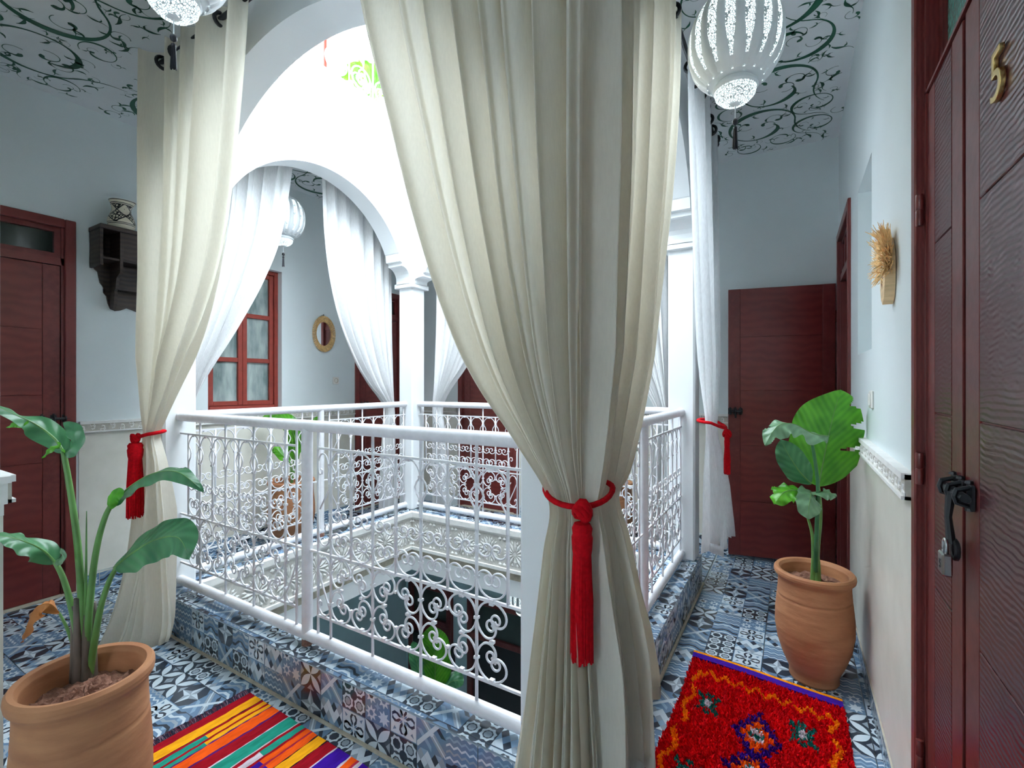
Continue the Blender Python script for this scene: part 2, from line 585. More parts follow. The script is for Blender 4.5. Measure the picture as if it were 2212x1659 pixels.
def tile_mesh(var, x0, y0, x1, y1):
    key = (var, round(x0, 3), round(y0, 3), round(x1, 3), round(y1, 3))
    if key in _tilecache:
        return _tilecache[key]
    g = 0.0016
    X0, Y0, X1, Y1 = x0 + g, y0 + g, x1 - g, y1 - g
    mb = MB()
    mb.box(X0, Y0, -0.008, X1, Y1, 0.0, GY)
    P = T / 3
    for i in range(3):
        for j in range(3):
            bg, polys = PATS[VARIANTS[var][i + 3 * j]]
            layer = 1
            for poly, c in [([(0, 0), (1, 0), (1, 1), (0, 1)], bg)] + polys:
                pl = clip(poly, 0, 0, 1, 1)
                pl = clip([((i + x) * P, (j + y) * P) for x, y in pl], X0, Y0, X1, Y1) if pl else []
                if not pl:
                    continue
                z = 0.00012 * (layer if layer < 3 else 2 + (layer % 7) * 0.5)
                layer += 1
                area = sum(pl[k - 1][0] * pl[k][1] - pl[k][0] * pl[k - 1][1] for k in range(len(pl)))
                if area < 0:
                    pl = pl[::-1]
                mb.add([(x, y, z) for x, y in pl], [tuple(range(len(pl)))], c)
    me = mb.mesh('tile', TC)
    _tilecache[key] = me
    return me


def lay_tiles(parent, o, ex, ey, w, h, offx, offy, seed=0):
    """cover the w x h rectangle at o (axes ex, ey) with tiles; grid shifted by offx, offy"""
    ex, ey = Vector(ex), Vector(ey)
    n = ex.cross(ey)
    R = Matrix((ex, ey, n)).transposed().to_4x4()
    i0, i1 = math.floor((0 - offx) / T), math.ceil((w - offx) / T)
    j0, j1 = math.floor((0 - offy) / T), math.ceil((h - offy) / T)
    for i in range(i0, i1):
        for j in range(j0, j1):
            gx, gy = offx + i * T, offy + j * T
            x0, y0, x1, y1 = max(0, -gx), max(0, -gy), min(T, w - gx), min(T, h - gy)
            if x1 - x0 < 0.02 or y1 - y0 < 0.02:
                continue
            me = tile_mesh((i * 2 + j * 3 + seed) % 5, x0, y0, x1, y1)
            t = link('tile', me, parent)
            t.matrix_local = Matrix.Translation(Vector(o) + ex * gx + ey * gy) @ R


# ------------------------------------------------------------------ floor
fb = MB()
def _slab(x0, y0, x1, y1): fb.box(x0, y0, -0.2, x1, y1, -0.009)
_slab(XL - .15, YN - .1, OX0, YF + .15); _slab(OX0, YN - .1, OX1, OY0); _slab(OX0, OY1, OX1, YF + .15); _slab(OX1, YN - .1, XR + .15, YF + .15)
_slab(XE - .1, -1.5, XR + .15, YN - .1)
floor = tag(fb.obj('floor', M['floorbed']), 'gallery floor of blue and white patchwork printed tiles', 'floor', kind='structure')
GX, GY0 = -0.13, 1.10
def fl(x0, y0, x1, y1, seed): lay_tiles(floor, (x0, y0, 0), (1, 0, 0), (0, 1, 0), x1 - x0, y1 - y0, (GX - x0) % T, (GY0 - y0) % T, seed)
fl(XL, YN, OX1, OY0 - .004, 0)
fl(OX1 + .004, YN, XR, YF, 0)
fl(XL, OY0 - .004, OX0 - .004, YF, 2)
fl(OX0 - .004, OY1 + .004, OX1 + .004, YF, 1)
gr = MB()
for a in ((OX0 - .012, OY0 - .014, OX1 + .012, OY0 - .002), (OX1 + .002, OY0 - .012, OX1 + .014, OY1 + .012)):
    gr.box(a[0], a[1], -0.002, a[2], a[3], 0.007)
tag(gr.obj('grout_line', M['grout'], floor), 'rough sandy grout line along the curb foot')

# ------------------------------------------------------------------ curb round the well
cb = MB()
e = 0.009
cb.box(OX0 + e, OY0 + e, -.19, OX1 - e, IY0, ZS - e); cb.box(OX0 + e, IY1, -.19, OX1 - e, OY1 - e, ZS - e)
cb.box(OX0 + e, IY0, -.19, IX0, IY1, ZS - e); cb.box(IX1, IY0, -.19, OX1 - e, IY1, ZS - e)
curb = tag(cb.obj('curb', M['grout']), 'low tiled curb round the open well, carrying columns and balustrades', 'curb', kind='structure')
lay_tiles(curb, (OX0, OY0, 0), (1, 0, 0), (0, 0, 1), OX1 - OX0, ZS - .003, (-1.248 - OX0) % T, -.03, 3)
lay_tiles(curb, (OX1, OY0, 0), (0, 1, 0), (0, 0, 1), OY1 - OY0, ZS - .003, .1, -.03, 1)
lay_tiles(curb, (OX0, OY1, 0), (0, -1, 0), (0, 0, 1), OY1 - OY0, ZS - .003, .1, -.03, 2)
lay_tiles(curb, (OX0, OY0 + .002, ZS), (1, 0, 0), (0, 1, 0), OX1 - OX0, IY0 - OY0 - .002, .15, .02, 0)
lay_tiles(curb, (OX0, IY1, ZS), (1, 0, 0), (0, 1, 0), OX1 - OX0, OY1 - IY1, .15, .02, 1)
lay_tiles(curb, (OX0, IY0, ZS), (1, 0, 0), (0, 1, 0), IX0 - OX0, IY1 - IY0, .02, .1, 4)
lay_tiles(curb, (IX1, IY0, ZS), (1, 0, 0), (0, 1, 0), OX1 - IX1, IY1 - IY0, .02, .1, 2)

# moulding, carved band and fascia round the well
def ring(mb, x0, y0, x1, y1, z0, z1, t, mi=0):
    """frame of boxes whose inner faces are x0..x1, y0..y1, thickness t outwards"""
    mb.box(x0 - t, y0 - t, z0, x1 + t, y0, z1, mi); mb.box(x0 - t, y1, z0, x1 + t, y1 + t, z1, mi)
    mb.box(x0 - t, y0, z0, x0, y1, z1, mi); mb.box(x1, y0, z0, x1 + t, y1, z1, mi)


tb = MB()
ring(tb, IX0 + .03, IY0 + .004, IX1 - .03, IY1 - .03, .165, .196, .045)
for a in ((IX0 - .015, IY1 - .03, IX1 + .015, IY1 + .015), (IX0 - .015, IY0 + .004, IX0 + .03, IY1 - .03), (IX1 - .03, IY0 + .004, IX1 + .015, IY1 - .03)):
    tb.box(a[0], a[1], .196, a[2], a[3], .206)
ring(tb, IX0 + .018, IY0 + .004, IX1 - .018, IY1 - .018, .145, .165, .03)
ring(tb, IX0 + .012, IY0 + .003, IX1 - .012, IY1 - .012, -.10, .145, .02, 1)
ring(tb, IX0 + .03, IY0 + .03, IX1 - .03, IY1 - .03, -.125, -.10, .04)
band = tag(tb.obj('trim_1', [M['plaster'], M['bandshade']]), 'white carved plaster band with star rosettes lining the well edge', 'moulding', kind='structure')
rs = MB()
Rr = 0.112
for k in range(12):
    a = 2 * pi * k / 12
    c, s = math.cos(a), math.sin(a)
    q = lambda r, t, z: (r * c - t * s, r * s + t * c, z)
    rs.add([q(.018, 0, .006), q(.062, .015, .002), q(.062, -.015, .002), q(.062, 0, .012), q(.106, 0, .004)], [(0, 2, 3), (0, 3, 1), (2, 4, 3), (3, 4, 1)])
    b = a + pi / 12
    rs.add([(x * 1.0, y, 0.007) for x, y in [((.088 + dx) * math.cos(b) - dy * math.sin(b), (.088 + dx) * math.sin(b) + dy * math.cos(b)) for dx, dy in ((-.02, 0), (0, -.011), (.02, 0), (0, .011))]]
           + [(.088 * math.cos(b), .088 * math.sin(b), .013)], [(0, 1, 4), (1, 2, 4), (2, 3, 4), (3, 0, 4)])
rs.add(_ring := [(.016 * math.cos(2 * pi * i / 10), .016 * math.sin(2 * pi * i / 10), .008) for i in range(10)], [tuple(range(10))])
for sx in (-1, 1):
    for sy in (-1, 1):
        for k in range(4):
            a = k * pi / 2
            rs.add([(sx * .1 + .018 * math.cos(a), sy * .1 + .018 * math.sin(a), .002), (sx * .1 + .018 * math.cos(a + pi / 2), sy * .1 + .018 * math.sin(a + pi / 2), .002), (sx * .1, sy * .1, .012)], [(0, 1, 2)])
rme = rs.mesh('rosette', M['plaster'])
def rosettes(o, ex, length, n):
    ex = Vector(ex); ey = Vector((0, 0, 1)); nn = ex.cross(ey)
    R = Matrix((ex, ey, nn)).transposed().to_4x4()
    k = round(length / .23)
    for i in range(k):
        r_ = link('rosette', rme, band)
        r_.matrix_local = Matrix.Translation(Vector(o) + ex * (i + .5) * length / k) @ R
rosettes((IX0 + .013, IY1 - .0125, .022), (1, 0, 0), IX1 - IX0 - .026, 1)
rosettes((IX0 + .0125, IY0 + .013, .022), (0, 1, 0), IY1 - IY0 - .026, 1)
rosettes((IX1 - .0125, IY1 - .013, .022), (0, -1, 0), IY1 - IY0 - .026, 1)
sl = MB()
ring(sl, IX0, IY0, IX1, IY1, -.32, -.19, .25)
sl.box(XL - .15, -1.5, -.33, IX0 - .2, YF + .15, -.2); sl.box(IX1 + .2, -1.5, -.33, XR + .15, YF + .15, -.2)
sl.box(IX0 - .2, -1.5, -.33, IX1 + .2, IY0 - .2, -.2); sl.box(IX0 - .2, IY1 + .2, -.33, IX1 + .2, YF + .15, -.2)
tag(sl.obj('trim_2', M['white']), 'plain white fascia and slab edge below the carved band', 'fascia', kind='structure')

# ------------------------------------------------------------------ walls
DZ0, DZ1 = 1.03, 1.10   # dado strip
WD = 0.35               # wall depth
def wall_with_holes(name, plane, side, a0, a1, z0, z1, holes, label, thick=0.25):
    """wall along axis; plane 'x' or 'y'; inner face at coordinate `side`; solid grows away by thick (sign)"""
    cuts = sorted({a0, a1, *[h[0] for h in holes], *[h[1] for h in holes]})
    mb = MB()
    zs = sorted({z0, z1, *[h[2] for h in holes], *[h[3] for h in holes]})
    s0, s1 = sorted((side, side + thick))
    for i in range(len(cuts) - 1):
        for j in range(len(zs) - 1):
            ca, cz = (cuts[i] + cuts[i + 1]) / 2, (zs[j] + zs[j + 1]) / 2
            if any(h[0] < ca < h[1] and h[2] < cz < h[3] for h in holes):
                continue
            if plane == 'x': mb.box(s0, cuts[i], zs[j], s1, cuts[i + 1], zs[j + 1])
            else: mb.box(cuts[i], s0, zs[j], cuts[i + 1], s1, zs[j + 1])
    return tag(mb.obj(name, M['wall']), label, 'wall', kind='structure')


# door openings (a0, a1, top)
DL = (0.43, 1.165, 2.40)      # left wall, near door
DL2 = (3.43, 4.13, 2.40)      # left wall, far door
DF = (-3.21, -2.43, 2.40)     # far wall door
DR = (3.34, 4.18, 2.43)       # right wall, the open door
D5 = (0.62, 1.625, 2.43)      # right wall, numbered door
WN = (1.97, 2.60, 1.13, 2.37) # window
NI = (2.50, 3.00, 1.50, 2.335)
wl = wall_with_holes('wall_left', 'x', XL, YN - .2, YF + .2, -.2, ZC, [(*DL[:2], 0, DL[2]), (*DL2[:2], 0, DL2[2]), WN], 'white plaster left gallery wall with door, shelf, window and mirror', -.25)
wf = wall_with_holes('wall_far', 'y', YF, XL - .25, XR + .25, -.2, ZC, [(*DF[:2], 0, DF[2])], 'white far gallery wall behind the far balustrade', .25)
wr = wall_with_holes('wall_right', 'x', XR, -1.6, YF + .2, -.2, ZC, [(*DR[:2], 0, DR[2]), (*D5[:2], 0, D5[2]), NI], 'white right gallery wall with niche and numbered door', .30)
nb = MB()
nb.box(XR, NI[0] - .02, NI[2] - .02, XR + .3, NI[0], NI[3] + .02)
niche = MB().box(XR + .13, NI[0] - .02, NI[2] - .02, XR + .16, NI[1] + .02, NI[3] + .02)
niche.obj('niche_back', M['wall'], wr)
nw = MB()
nw.box(XL - .2, YN - .16, -.2, XE, YN, ZC)
nw.box(XE - .16, -1.6, -.2, XE, YN - .16, ZC); 
for a in ((XE - .16, -1.2, -.2, ZC), (-.92, XR + .3, -.2, ZC), (-1.2, -.92, 2.25, ZC), (-1.2, -.92, -.2, .9)):  # gap in the unseen rear wall, added to let fill light in
    nw.box(a[0], -1.75, a[2], a[1], -1.6, a[3])
near = tag(nw.obj('wall_near', M['wall']), 'white near wall whose corner ends at the left edge of the view', 'wall', kind='structure')
# polished plaster below the dado
def dado(parent, plane, side, sgn, segs):
    mb = MB(); st = MB()
    for a0, a1 in segs:
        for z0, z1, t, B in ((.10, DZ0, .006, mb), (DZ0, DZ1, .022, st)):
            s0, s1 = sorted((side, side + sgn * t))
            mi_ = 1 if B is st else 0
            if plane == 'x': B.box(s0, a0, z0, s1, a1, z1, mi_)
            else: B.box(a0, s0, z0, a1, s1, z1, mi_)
        # raised borders of the strip
        for z0, z1 in ((DZ0, DZ0 + .010), (DZ1 - .014, DZ1 + .004)):
            s0, s1 = sorted((side, side + sgn * .030))
            if plane == 'x': st.box(s0, a0, z0, s1, a1, z1)
            else: st.box(a0, s0, z0, a1, s1, z1)
    tag(mb.obj('dado_plaster', M['tadelakt'], parent), 'polished cream plaster below the dado strip')
    s_ = tag(st.obj('dado_strip', [M['plaster'], M['plastershade']], parent), 'white carved plaster dado strip')
    return s_


def arcs(p, h, segs, step=0.25):
    """polyline of constant-radius arcs: p start, h heading (rad), segs [(radius, angle)] (angle>0 turns left)"""
    pts = [tuple(p)]
    x, y = p
    for r, a in segs:
        n = max(2, int(abs(a) / step))
        s = 1 if a > 0 else -1
        cx, cy = x - s * r * math.sin(h), y + s * r * math.cos(h)
        for i in range(1, n + 1):
            hh = h + a * i / n
            pts.append((cx + s * r * math.sin(hh), cy - s * r * math.cos(hh)))
        x, y = pts[-1]
        h += a
    return pts


def carve(parent, plane, side, sgn, segs):
    """small relief scrolls on the dado strip"""
    mb = MB()
    for a0, a1 in segs:
        n = int((a1 - a0) / .052)
        for i in range(n):
            c = a0 + (i + .5) * (a1 - a0) / n
            f = 1 if i % 2 else -1
            for pts in (arcs((-.024, f * -.014), 0.3 * f, [(.024, f * 2.0), (.011, f * 2.8), (.005, f * 2.5)], .6), arcs((-.02, f * .016), -.5 * f, [(.02, -f * 1.2), (.008, -f * 3)], .6)):
                P = []
                for p, q in pts:
                    zz = (DZ0 + DZ1) / 2 - .003 + q * .95
                    P.append((side + sgn * .0225, c + p, zz) if plane == 'x' else (c + p, side + sgn * .0225, zz))
                mb.tube(P, .0032, 4)
    o = mb.obj('carved_scrolls', M['plaster'], parent)
    o['kind'] = 'stuff'


F_ = .07
s1 = dado(wl, 'x', XL, 1, [(YN, DL[0] - .0), (DL[1] + .015, DL2[0] - .015), (DL2[1] + .015, YF)])
carve(s1, 'x', XL, 1, [(DL[1] + .02, 3.42)])
s2 = dado(wf, 'y', YF, -1, [(XL, DF[0] - .015), (DF[1] + .015, XR)])
carve(s2, 'y', YF, -1, [(-2.4, XR)])
s3 = dado(wr, 'x', XR, -1, [(D5[1] + .045, DR[0] - .015)])
carve(s3, 'x', XR, -1, [(D5[1] + .05, DR[0] - .02)])
s4 = dado(near, 'y', YN, 1, [(XL, XE)])
mbn = MB().box(XE, YN - .16, DZ0, XE + .012, YN + .012, DZ1).box(XE, YN - .16, DZ1 - .014, XE + .018, YN + .018, DZ1 + .004).box(XE, YN - .16, DZ0 - .03, XE + .006, YN + .006, DZ0)
mbn.obj('dado_return', M['plaster'], near)
# skirting tiles
bb = MB()
for x0, y0, x1, y1 in ((XR - .009, D5[1] + .05, XR, DR[0] - .01), ):
    bb.box(x0, y0, 0, x1, y1, .088)
bs = tag(bb.obj('baseboard_right', M['grout']), 'tile skirting along the foot of the right wall', 'skirting', kind='structure')
lay_tiles(bs, (XR - .010, DR[0] - .01, 0), (0, -1, 0), (0, 0, 1), DR[0] - D5[1] - .06, .088, .1, -.02, 1)
bb = MB().box(DF[1] + .02, YF - .009, 0, XR, YF, .088)
bf = tag(bb.obj('baseboard_far', M['grout']), 'patterned tile skirting along the foot of the far wall', 'skirting', kind='structure')
lay_tiles(bf, (DF[1] + .02, YF - .010, 0), (1, 0, 0), (0, 0, 1), XR - DF[1] - .03, .088, .1, -.25, 2)
bb = MB().box(XL, DL[1] + .02, 0, XL + .009, DL2[0] - .02, .088)
bl = tag(bb.obj('baseboard_left', M['grout']), 'patterned tile skirting along the foot of the left wall', 'skirting', kind='structure')
lay_tiles(bl, (XL + .010, DL[1] + .02, 0), (0, 1, 0), (0, 0, 1), DL2[0] - DL[1] - .04, .088, .1, -.25, 2)

# ------------------------------------------------------------------ arcades: columns, arches, upper wall
c_ = 0.085
for i, (x, y, lab) in enumerate(((CX1, CY0, 'white square column hidden behind the big tied linen curtain'), (CX0, CY0, 'white square column beside the near left tied curtain'),
                    (CX0, CY1, 'white square column at the far left corner of the well'), (CX1, CY1, 'white square column at the far right corner of the well'))):
    mb = MB()
    mb.cbox(x - c_, y - c_, ZS, x + c_, y + c_, 2.26, .012)
    col = tag(mb.obj('column', M['white']), lab, 'column', kind='structure')
    kb = MB().cbox(x - c_ - .028, y - c_ - .028, 2.225, x + c_ + .028, y + c_ + .028, 2.27, .006)
    kb.obj('capital', M['white'], col)


def arch_profile(half, top, R):
    """right half of the opening outline from the column face up to the crown"""
    spring = .17
    a = half - spring
    pts = [(half, 2.26), (half - .028, 2.26), (half - .028, 2.285)]
    zs = top - (R - math.sqrt(R * R - a * a))
    zk = min(2.40, zs - .06)
    for k in range(7):                       # concave quarter of the corbel
        t = k / 6 * pi / 2
        pts.append((half - .028 - .10 * (1 - math.cos(t)), 2.29 + (zk - 2.29) * math.sin(t)))
    pts += [(half - .128, zk + .03), (half - .155, zk + .035), (half - .165, zs - .005)]
    a0 = math.asin(a / R)
    for k in range(25):
        t = a0 * (1 - k / 24)
        pts.append((R * math.sin(t), top - R + R * math.cos(t)))
    return pts


def arcade(name, axis, mid, half, pos, top, R, label, ztop=3.40, th=.085):
    pr = arch_profile(half, top, R)
    full = pr + [(-p, q) for p, q in pr[::-1][1:]]
    ends = half + 2 * c_
    poly = [(ends, 2.26)] + full + [(-ends, 2.26), (-ends, ztop), (ends, ztop)]
    mb = MB()
    # build as strips from the outline up to ztop to stay robust
    out = [(ends, 2.26)] + full + [(-ends, 2.26)]
    def P(s, z, o): return (mid + s, pos + o, z) if axis == 'x' else (pos + o, mid + s, z)
    n = len(out)
    vs = []
    for o in (-th, th):
        vs += [P(s, z, o) for s, z in out] + [P(s, ztop, o) for s, z in out]
    fs = []
    for i in range(n - 1):
        fs += [(i, i + 1, n + i + 1, n + i), (2 * n + i + 1, 2 * n + i, 3 * n + i, 3 * n + i + 1), (i + 1, i, 2 * n + i, 2 * n + i + 1), (n + i, n + i + 1, 3 * n + i + 1, 3 * n + i)]
    fs += [(0, n, 3 * n, 2 * n), (n - 1, 3 * n - 1, 4 * n - 1, 2 * n - 1)]
    mb.add(vs, fs)
    return tag(mb.obj(name, M['white']), label, 'arch', kind='structure')


hx, hy = (CX1 - CX0) / 2 - c_, (CY1 - CY0) / 2 - c_
mx_, my_ = (CX0 + CX1) / 2, (CY0 + CY1) / 2
arcade('arch', 'x', mx_, hx, CY0, 2.92, 1.12, 'white arch over the near balustrade beside the big curtain', th=.0847)
arcade('arch', 'y', my_, hy, CX0, 2.955, .817, 'white arch with stepped corbels over the left balustrade')
arcade('arch', 'x', mx_, hx, CY1, 2.92, 1.12, 'white arch over the far balustrade mostly behind the big curtain', th=.0847)
arcade('arch', 'y', my_, hy, CX1, 2.955, .817, 'white arch over the right balustrade behind the big curtain')
# upper courtyard: cornice, carved band, terrace edge, parapet rails
ub = MB()
ax0, ax1, ay0, ay1 = CX0 + c_, CX1 - c_, CY0 + c_, CY1 - c_
ring(ub, ax0 + .035, ay0 + .035, ax1 - .035, ay1 - .035, 3.385, 3.41, .1)
ring(ub, ax0 + .006, ay0 + .006, ax1 - .006, ay1 - .006, 3.41, 3.635, .15)
ring(ub, ax0 + .05, ay0 + .05, ax1 - .05, ay1 - .05, 3.635, 3.66, .2)
upb = tag(ub.obj('trim_3', M['plaster']), 'white cornice and carved band along the terrace edge above the arches', 'moulding', kind='structure')
for i in range(8):
    r_ = link('rosette', rme, upb)
    ex = Vector((0, 1, 0)); ey = Vector((0, 0, 1)); nn = ex.cross(ey)
    r_.matrix_local = Matrix.Translation((ax0 + .0065, ay0 + .02 + (i + .5) * (ay1 - ay0 - .04) / 8, 3.52)) @ Matrix((ex, ey, nn)).transposed().to_4x4()
# gallery ceiling ring, also the terrace slab
cl = MB()
for x0, y0, x1, y1 in ((XL - .2, -1.7, CX0, YF + .2), (CX1, -1.7, XR + .3, YF + .2), (CX0, -1.7, CX1, CY0), (CX0, CY1, CX1, YF + .2)):
    cl.box(x0, y0, ZC, x1, y1, 3.40)
ceiling = tag(cl.obj('ceiling', M['ceil']), 'gallery ceiling painted with dark green scrolling vines', 'ceiling', kind='structure')
tr = MB()
for x0, y0, x1, y1 in ((XL - .2, -1.7, CX0 + c_ - .15, YF + .2), (CX1 - c_ + .15, -1.7, XR + .3, YF + .2), (CX0, -1.7, CX1, CY0 + c_ - .15), (CX0, CY1 - c_ + .15, CX1, YF + .2)):
    tr.box(x0, y0, 3.40, x1, y1, 3.64)
tag(tr.obj('floor_terrace', M['stone']), 'roof terrace floor above the gallery', 'floor', kind='structure')
tw = MB()
tw.box(XL - .2, -1.7, 3.64, XL, YF + .2, 6.0)
tw.box(XL, YF, 3.64, XR + .2, YF + .2, 4.6)
uw = tag(tw.obj('wall_terrace', M['uwall']), 'bright white terrace wall above the left gallery', 'wall', kind='structure')

# ------------------------------------------------------------------ painted ceiling scrolls
sk = MB()
def stroke(pts, w, taper0=.15, taper1=.0, prof=None):
    n = len(pts)
    vs = []
    for i, (x, y) in enumerate(pts):
        x0, y0 = pts[max(0, i - 1)]; x1, y1 = pts[min(n - 1, i + 1)]
        dx, dy = x1 - x0, y1 - y0
        L = math.hypot(dx, dy) or 1
        t = i / (n - 1)
        ww = w * (prof(t) if prof else max(.12, math.sin(pi * (.12 + .80 * t))))
        vs += [(x - dy / L * ww / 2, y + dx / L * ww / 2, ZC - .0012), (x + dy / L * ww / 2, y - dx / L * ww / 2, ZC - .0012)]
    sk.add(vs, [(2 * i, 2 * i + 1, 2 * i + 3, 2 * i + 2) for i in range(n - 1)])


_occ = []
def free(x, y, r, k=1.0): return all((x - a) ** 2 + (y - b) ** 2 > ((r + c) * k) ** 2 for a, b, c in _occ)
def swell(lo, at_, hi=1.0): return lambda t: lo + (hi - lo) * math.exp(-((t - at_) / .22) ** 2)
def curl(x, y, s, h, f):
    """thin loop that ends in a thick comma, with a second comma riding on it"""
    P = arcs((x, y), h, [(s * .50, f * 3.6), (s * .24, f * 2.2)], .22)
    stroke(P, s * .25, prof=swell(.16, .86))
    k = int(len(P) * .55)
    stroke(arcs(P[k], h + f * 2.0 + f * .9, [(s * .34, -f * 1.8), (s * .14, -f * 1.0)], .25), s * .15, prof=swell(.15, .45))
def twig(x, y, s, h, f):
    P = arcs((x, y), h, [(s * .75, f * 1.0), (s * .75, -f * 1.1)], .2)
    stroke(P, s * .21, prof=swell(.15, .35))
    k = len(P) // 2
    stroke(arcs(P[k], h + f * 1.3, [(s * .30, f * 1.9)], .3), s * .14, prof=swell(.15, .4))


def medallion(cx, cy, R, h, f, tail=True):
    """a vine rolled into a loop: thick where it turns, thin where it unrolls, curls and commas inside"""
    P = arcs((cx + R * math.sin(h) * f, cy - R * math.cos(h) * f), h, [(R, f * 4.1), (R * .70, f * 1.9), (R * .42, f * 1.2)], .12)
    stroke(P, R * .19, prof=lambda t: .24 + .80 * math.exp(-((t - .30) / .13) ** 2) + .70 * math.exp(-((t - .80) / .10) ** 2) * .9)
    if tail:
        stroke(arcs(P[0], h + pi, [(R * 1.25, f * 1.0)], .15), R * .10, prof=lambda t: .45 * (1 - t) + .12)
    for k in range(3):
        b = h + k * 2.1 + .5
        if R > .1: curl(cx + R * .30 * math.cos(b), cy + R * .30 * math.sin(b), R * .46, b + .9 * f, f if k % 2 else -f)
    if R > .1:
        for k in range(5):
            b = h + k * 1.257 + 1.1
            twig(cx + R * .62 * math.cos(b), cy + R * .62 * math.sin(b), R * .30, b + 1.3 * f, -f)
    if R <= .1: curl(cx + R * .1, cy, R * .6, h, -f)
    _occ.append((cx, cy, R * 1.06))


def paint(x0, y0, x1, y1, seed):
    rnd = random.Random(seed)
    m = .055
    x0 += m; x1 -= m; y0 += m; y1 -= m
    area = (x1 - x0) * (y1 - y0)
    wmax = min(x1 - x0, y1 - y0)
    for R, tries in ((min(.215, wmax * .29), 500), (.155, 500), (.115, 700), (.080, 900)):
        for k in range(tries):
            x, y = rnd.uniform(x0 + R * .9, x1 - R * .9), rnd.uniform(y0 + R * .9, y1 - R * .9)
            if free(x, y, R * 1.03, .97):
                medallion(x, y, R, rnd.uniform(0, 6.28), rnd.choice((-1, 1)), R > .1)
    for r, tries in ((.055, 1500), (.040, 2500), (.028, 3500)):
        for k in range(tries):
            x, y = rnd.uniform(x0 + .02, x1 - .02), rnd.uniform(y0 + .02, y1 - .02)
            if free(x, y, r * .62):
                h = rnd.uniform(0, 6.28)
                (twig if rnd.random() < .7 else curl)(x - r * .8 * math.cos(h), y - r * .8 * math.sin(h), r * 1.5, h, rnd.choice((-1, 1)))
                _occ.append((x, y, r * .66))


paint(XL, YN, CX1, CY0 - c_ - .02, 3)
paint(CX1 + c_ + .02, CY0 - c_, XR, YF, 5)
paint(XL, CY0 - c_, CX0 - c_ - .02, YF, 8)
paint(CX0 - c_, CY1 + c_ + .02, CX1 + c_, YF, 11)
so = sk.obj('painted_scrollwork', M['green'], ceiling)
so['label'] = 'dark green painted scrolls and leaves'
so['kind'] = 'stuff'

# ------------------------------------------------------------------ doors
def door_local(name, label, M4, width, top, leafh, leaves, wave=False, fw=.055, lights=None):
    """door in a frame; local x along the wall, y out of the wall, z up. M4 places it.
    leaves: list of (x0, x1)"""
    d = tag(link(name, None), label, 'door', kind='structure')
    d.matrix_world = M4
    fr = MB()
    for x0, x1, z0, z1 in ((0, fw, 0, top), (width - fw, width, 0, top), (fw, width - fw, top - fw, top)):
        fr.cbox(x0, -.07, z0, x1, .016, z1, .004)
    for x0, x1, z0, z1 in ((fw, fw + .014, 0, top - fw), (width - fw - .014, width - fw, 0, top - fw)):
        fr.box(x0, -.07, z0, x1, -.004, z1)
    bar = .012 if lights else .05
    fr.box(fw, -.07, leafh + .004, width - fw, -.004, leafh + bar)
    fr.obj('door_frame', M['maroon_v'], d)
    MB().box(0, -.20, 0, width, -.19, top).obj('dark_interior', M['black'], d)
    MB().box(0, -.19, -.002, width, .02, .010).obj('threshold', M['grout'], d)
    tz0, tz1 = leafh + bar, top - fw
    tf = MB()
    a, b = fw + .014, width - fw - .014
    if lights:
        MB().cbox(a, -.05, tz0, lights[0] - .002, -.006, tz1, .003).obj('transom_panel', M['maroon_v'], d)
        a, b = lights
    tw_ = .008 if lights else .03
    for x0, x1, z0, z1 in ((a, b, tz0, tz0 + tw_), (a, b, tz1 - .03, tz1), (a, a + tw_, tz0 + tw_, tz1 - .03), (b - .03, b, tz0 + tw_, tz1 - .03)):
        tf.box(x0, -.052, z0, x1, -.03 if lights else -.012, z1)
    if lights:
        a, b, tz0 = a - .022, b, tz0 - .022
    tfo = tf.obj('transom_frame', M['maroon_v'], d)
    MB().box(a + .028, -.045, tz0 + .028, b - .028, -.04, tz1 - .028).obj('pane', M['frost'] if wave else M['darkpane'], tfo)
    for (x0, x1) in leaves:
        lf = link('door_leaf', None, d)
        door_leaf(lf, x0, x1, leafh, wave)
    return d


def door_leaf(lf, x0, x1, h, wave=False, back=-.045, front=-.008, st=.085):
    w = x1 - x0
    st = min(st, w * .26)
    B = MB().box(x0 + .003, back, .012, x1 - .003, front - .004, h)
    B.obj('board', M['maroon'], lf)
    for a, b in ((x0 + .003, x0 + st), (x1 - st, x1 - .003)):
        MB().cbox(a, back + .002, .012, b - .0015, front, h, .0015).obj('stile', M['maroon_v'], lf)
    zz = [.012, .43, .86, 1.28, 1.69, h]
    for i in range(5):
        MB().cbox(x0 + st + .0015, back + .002, zz[i] + .0015, x1 - st - .0015, front, zz[i + 1] - .0015, .0015).obj('door_panel', M['maroon_wave' if wave else 'maroon'], lf)


def wallmat(origin, ex, ey):
    ex, ey = Vector(ex), Vector(ey)
    return Matrix.Translation(origin) @ Matrix((ex, ey, Vector((0, 0, 1)))).transposed().to_4x4()


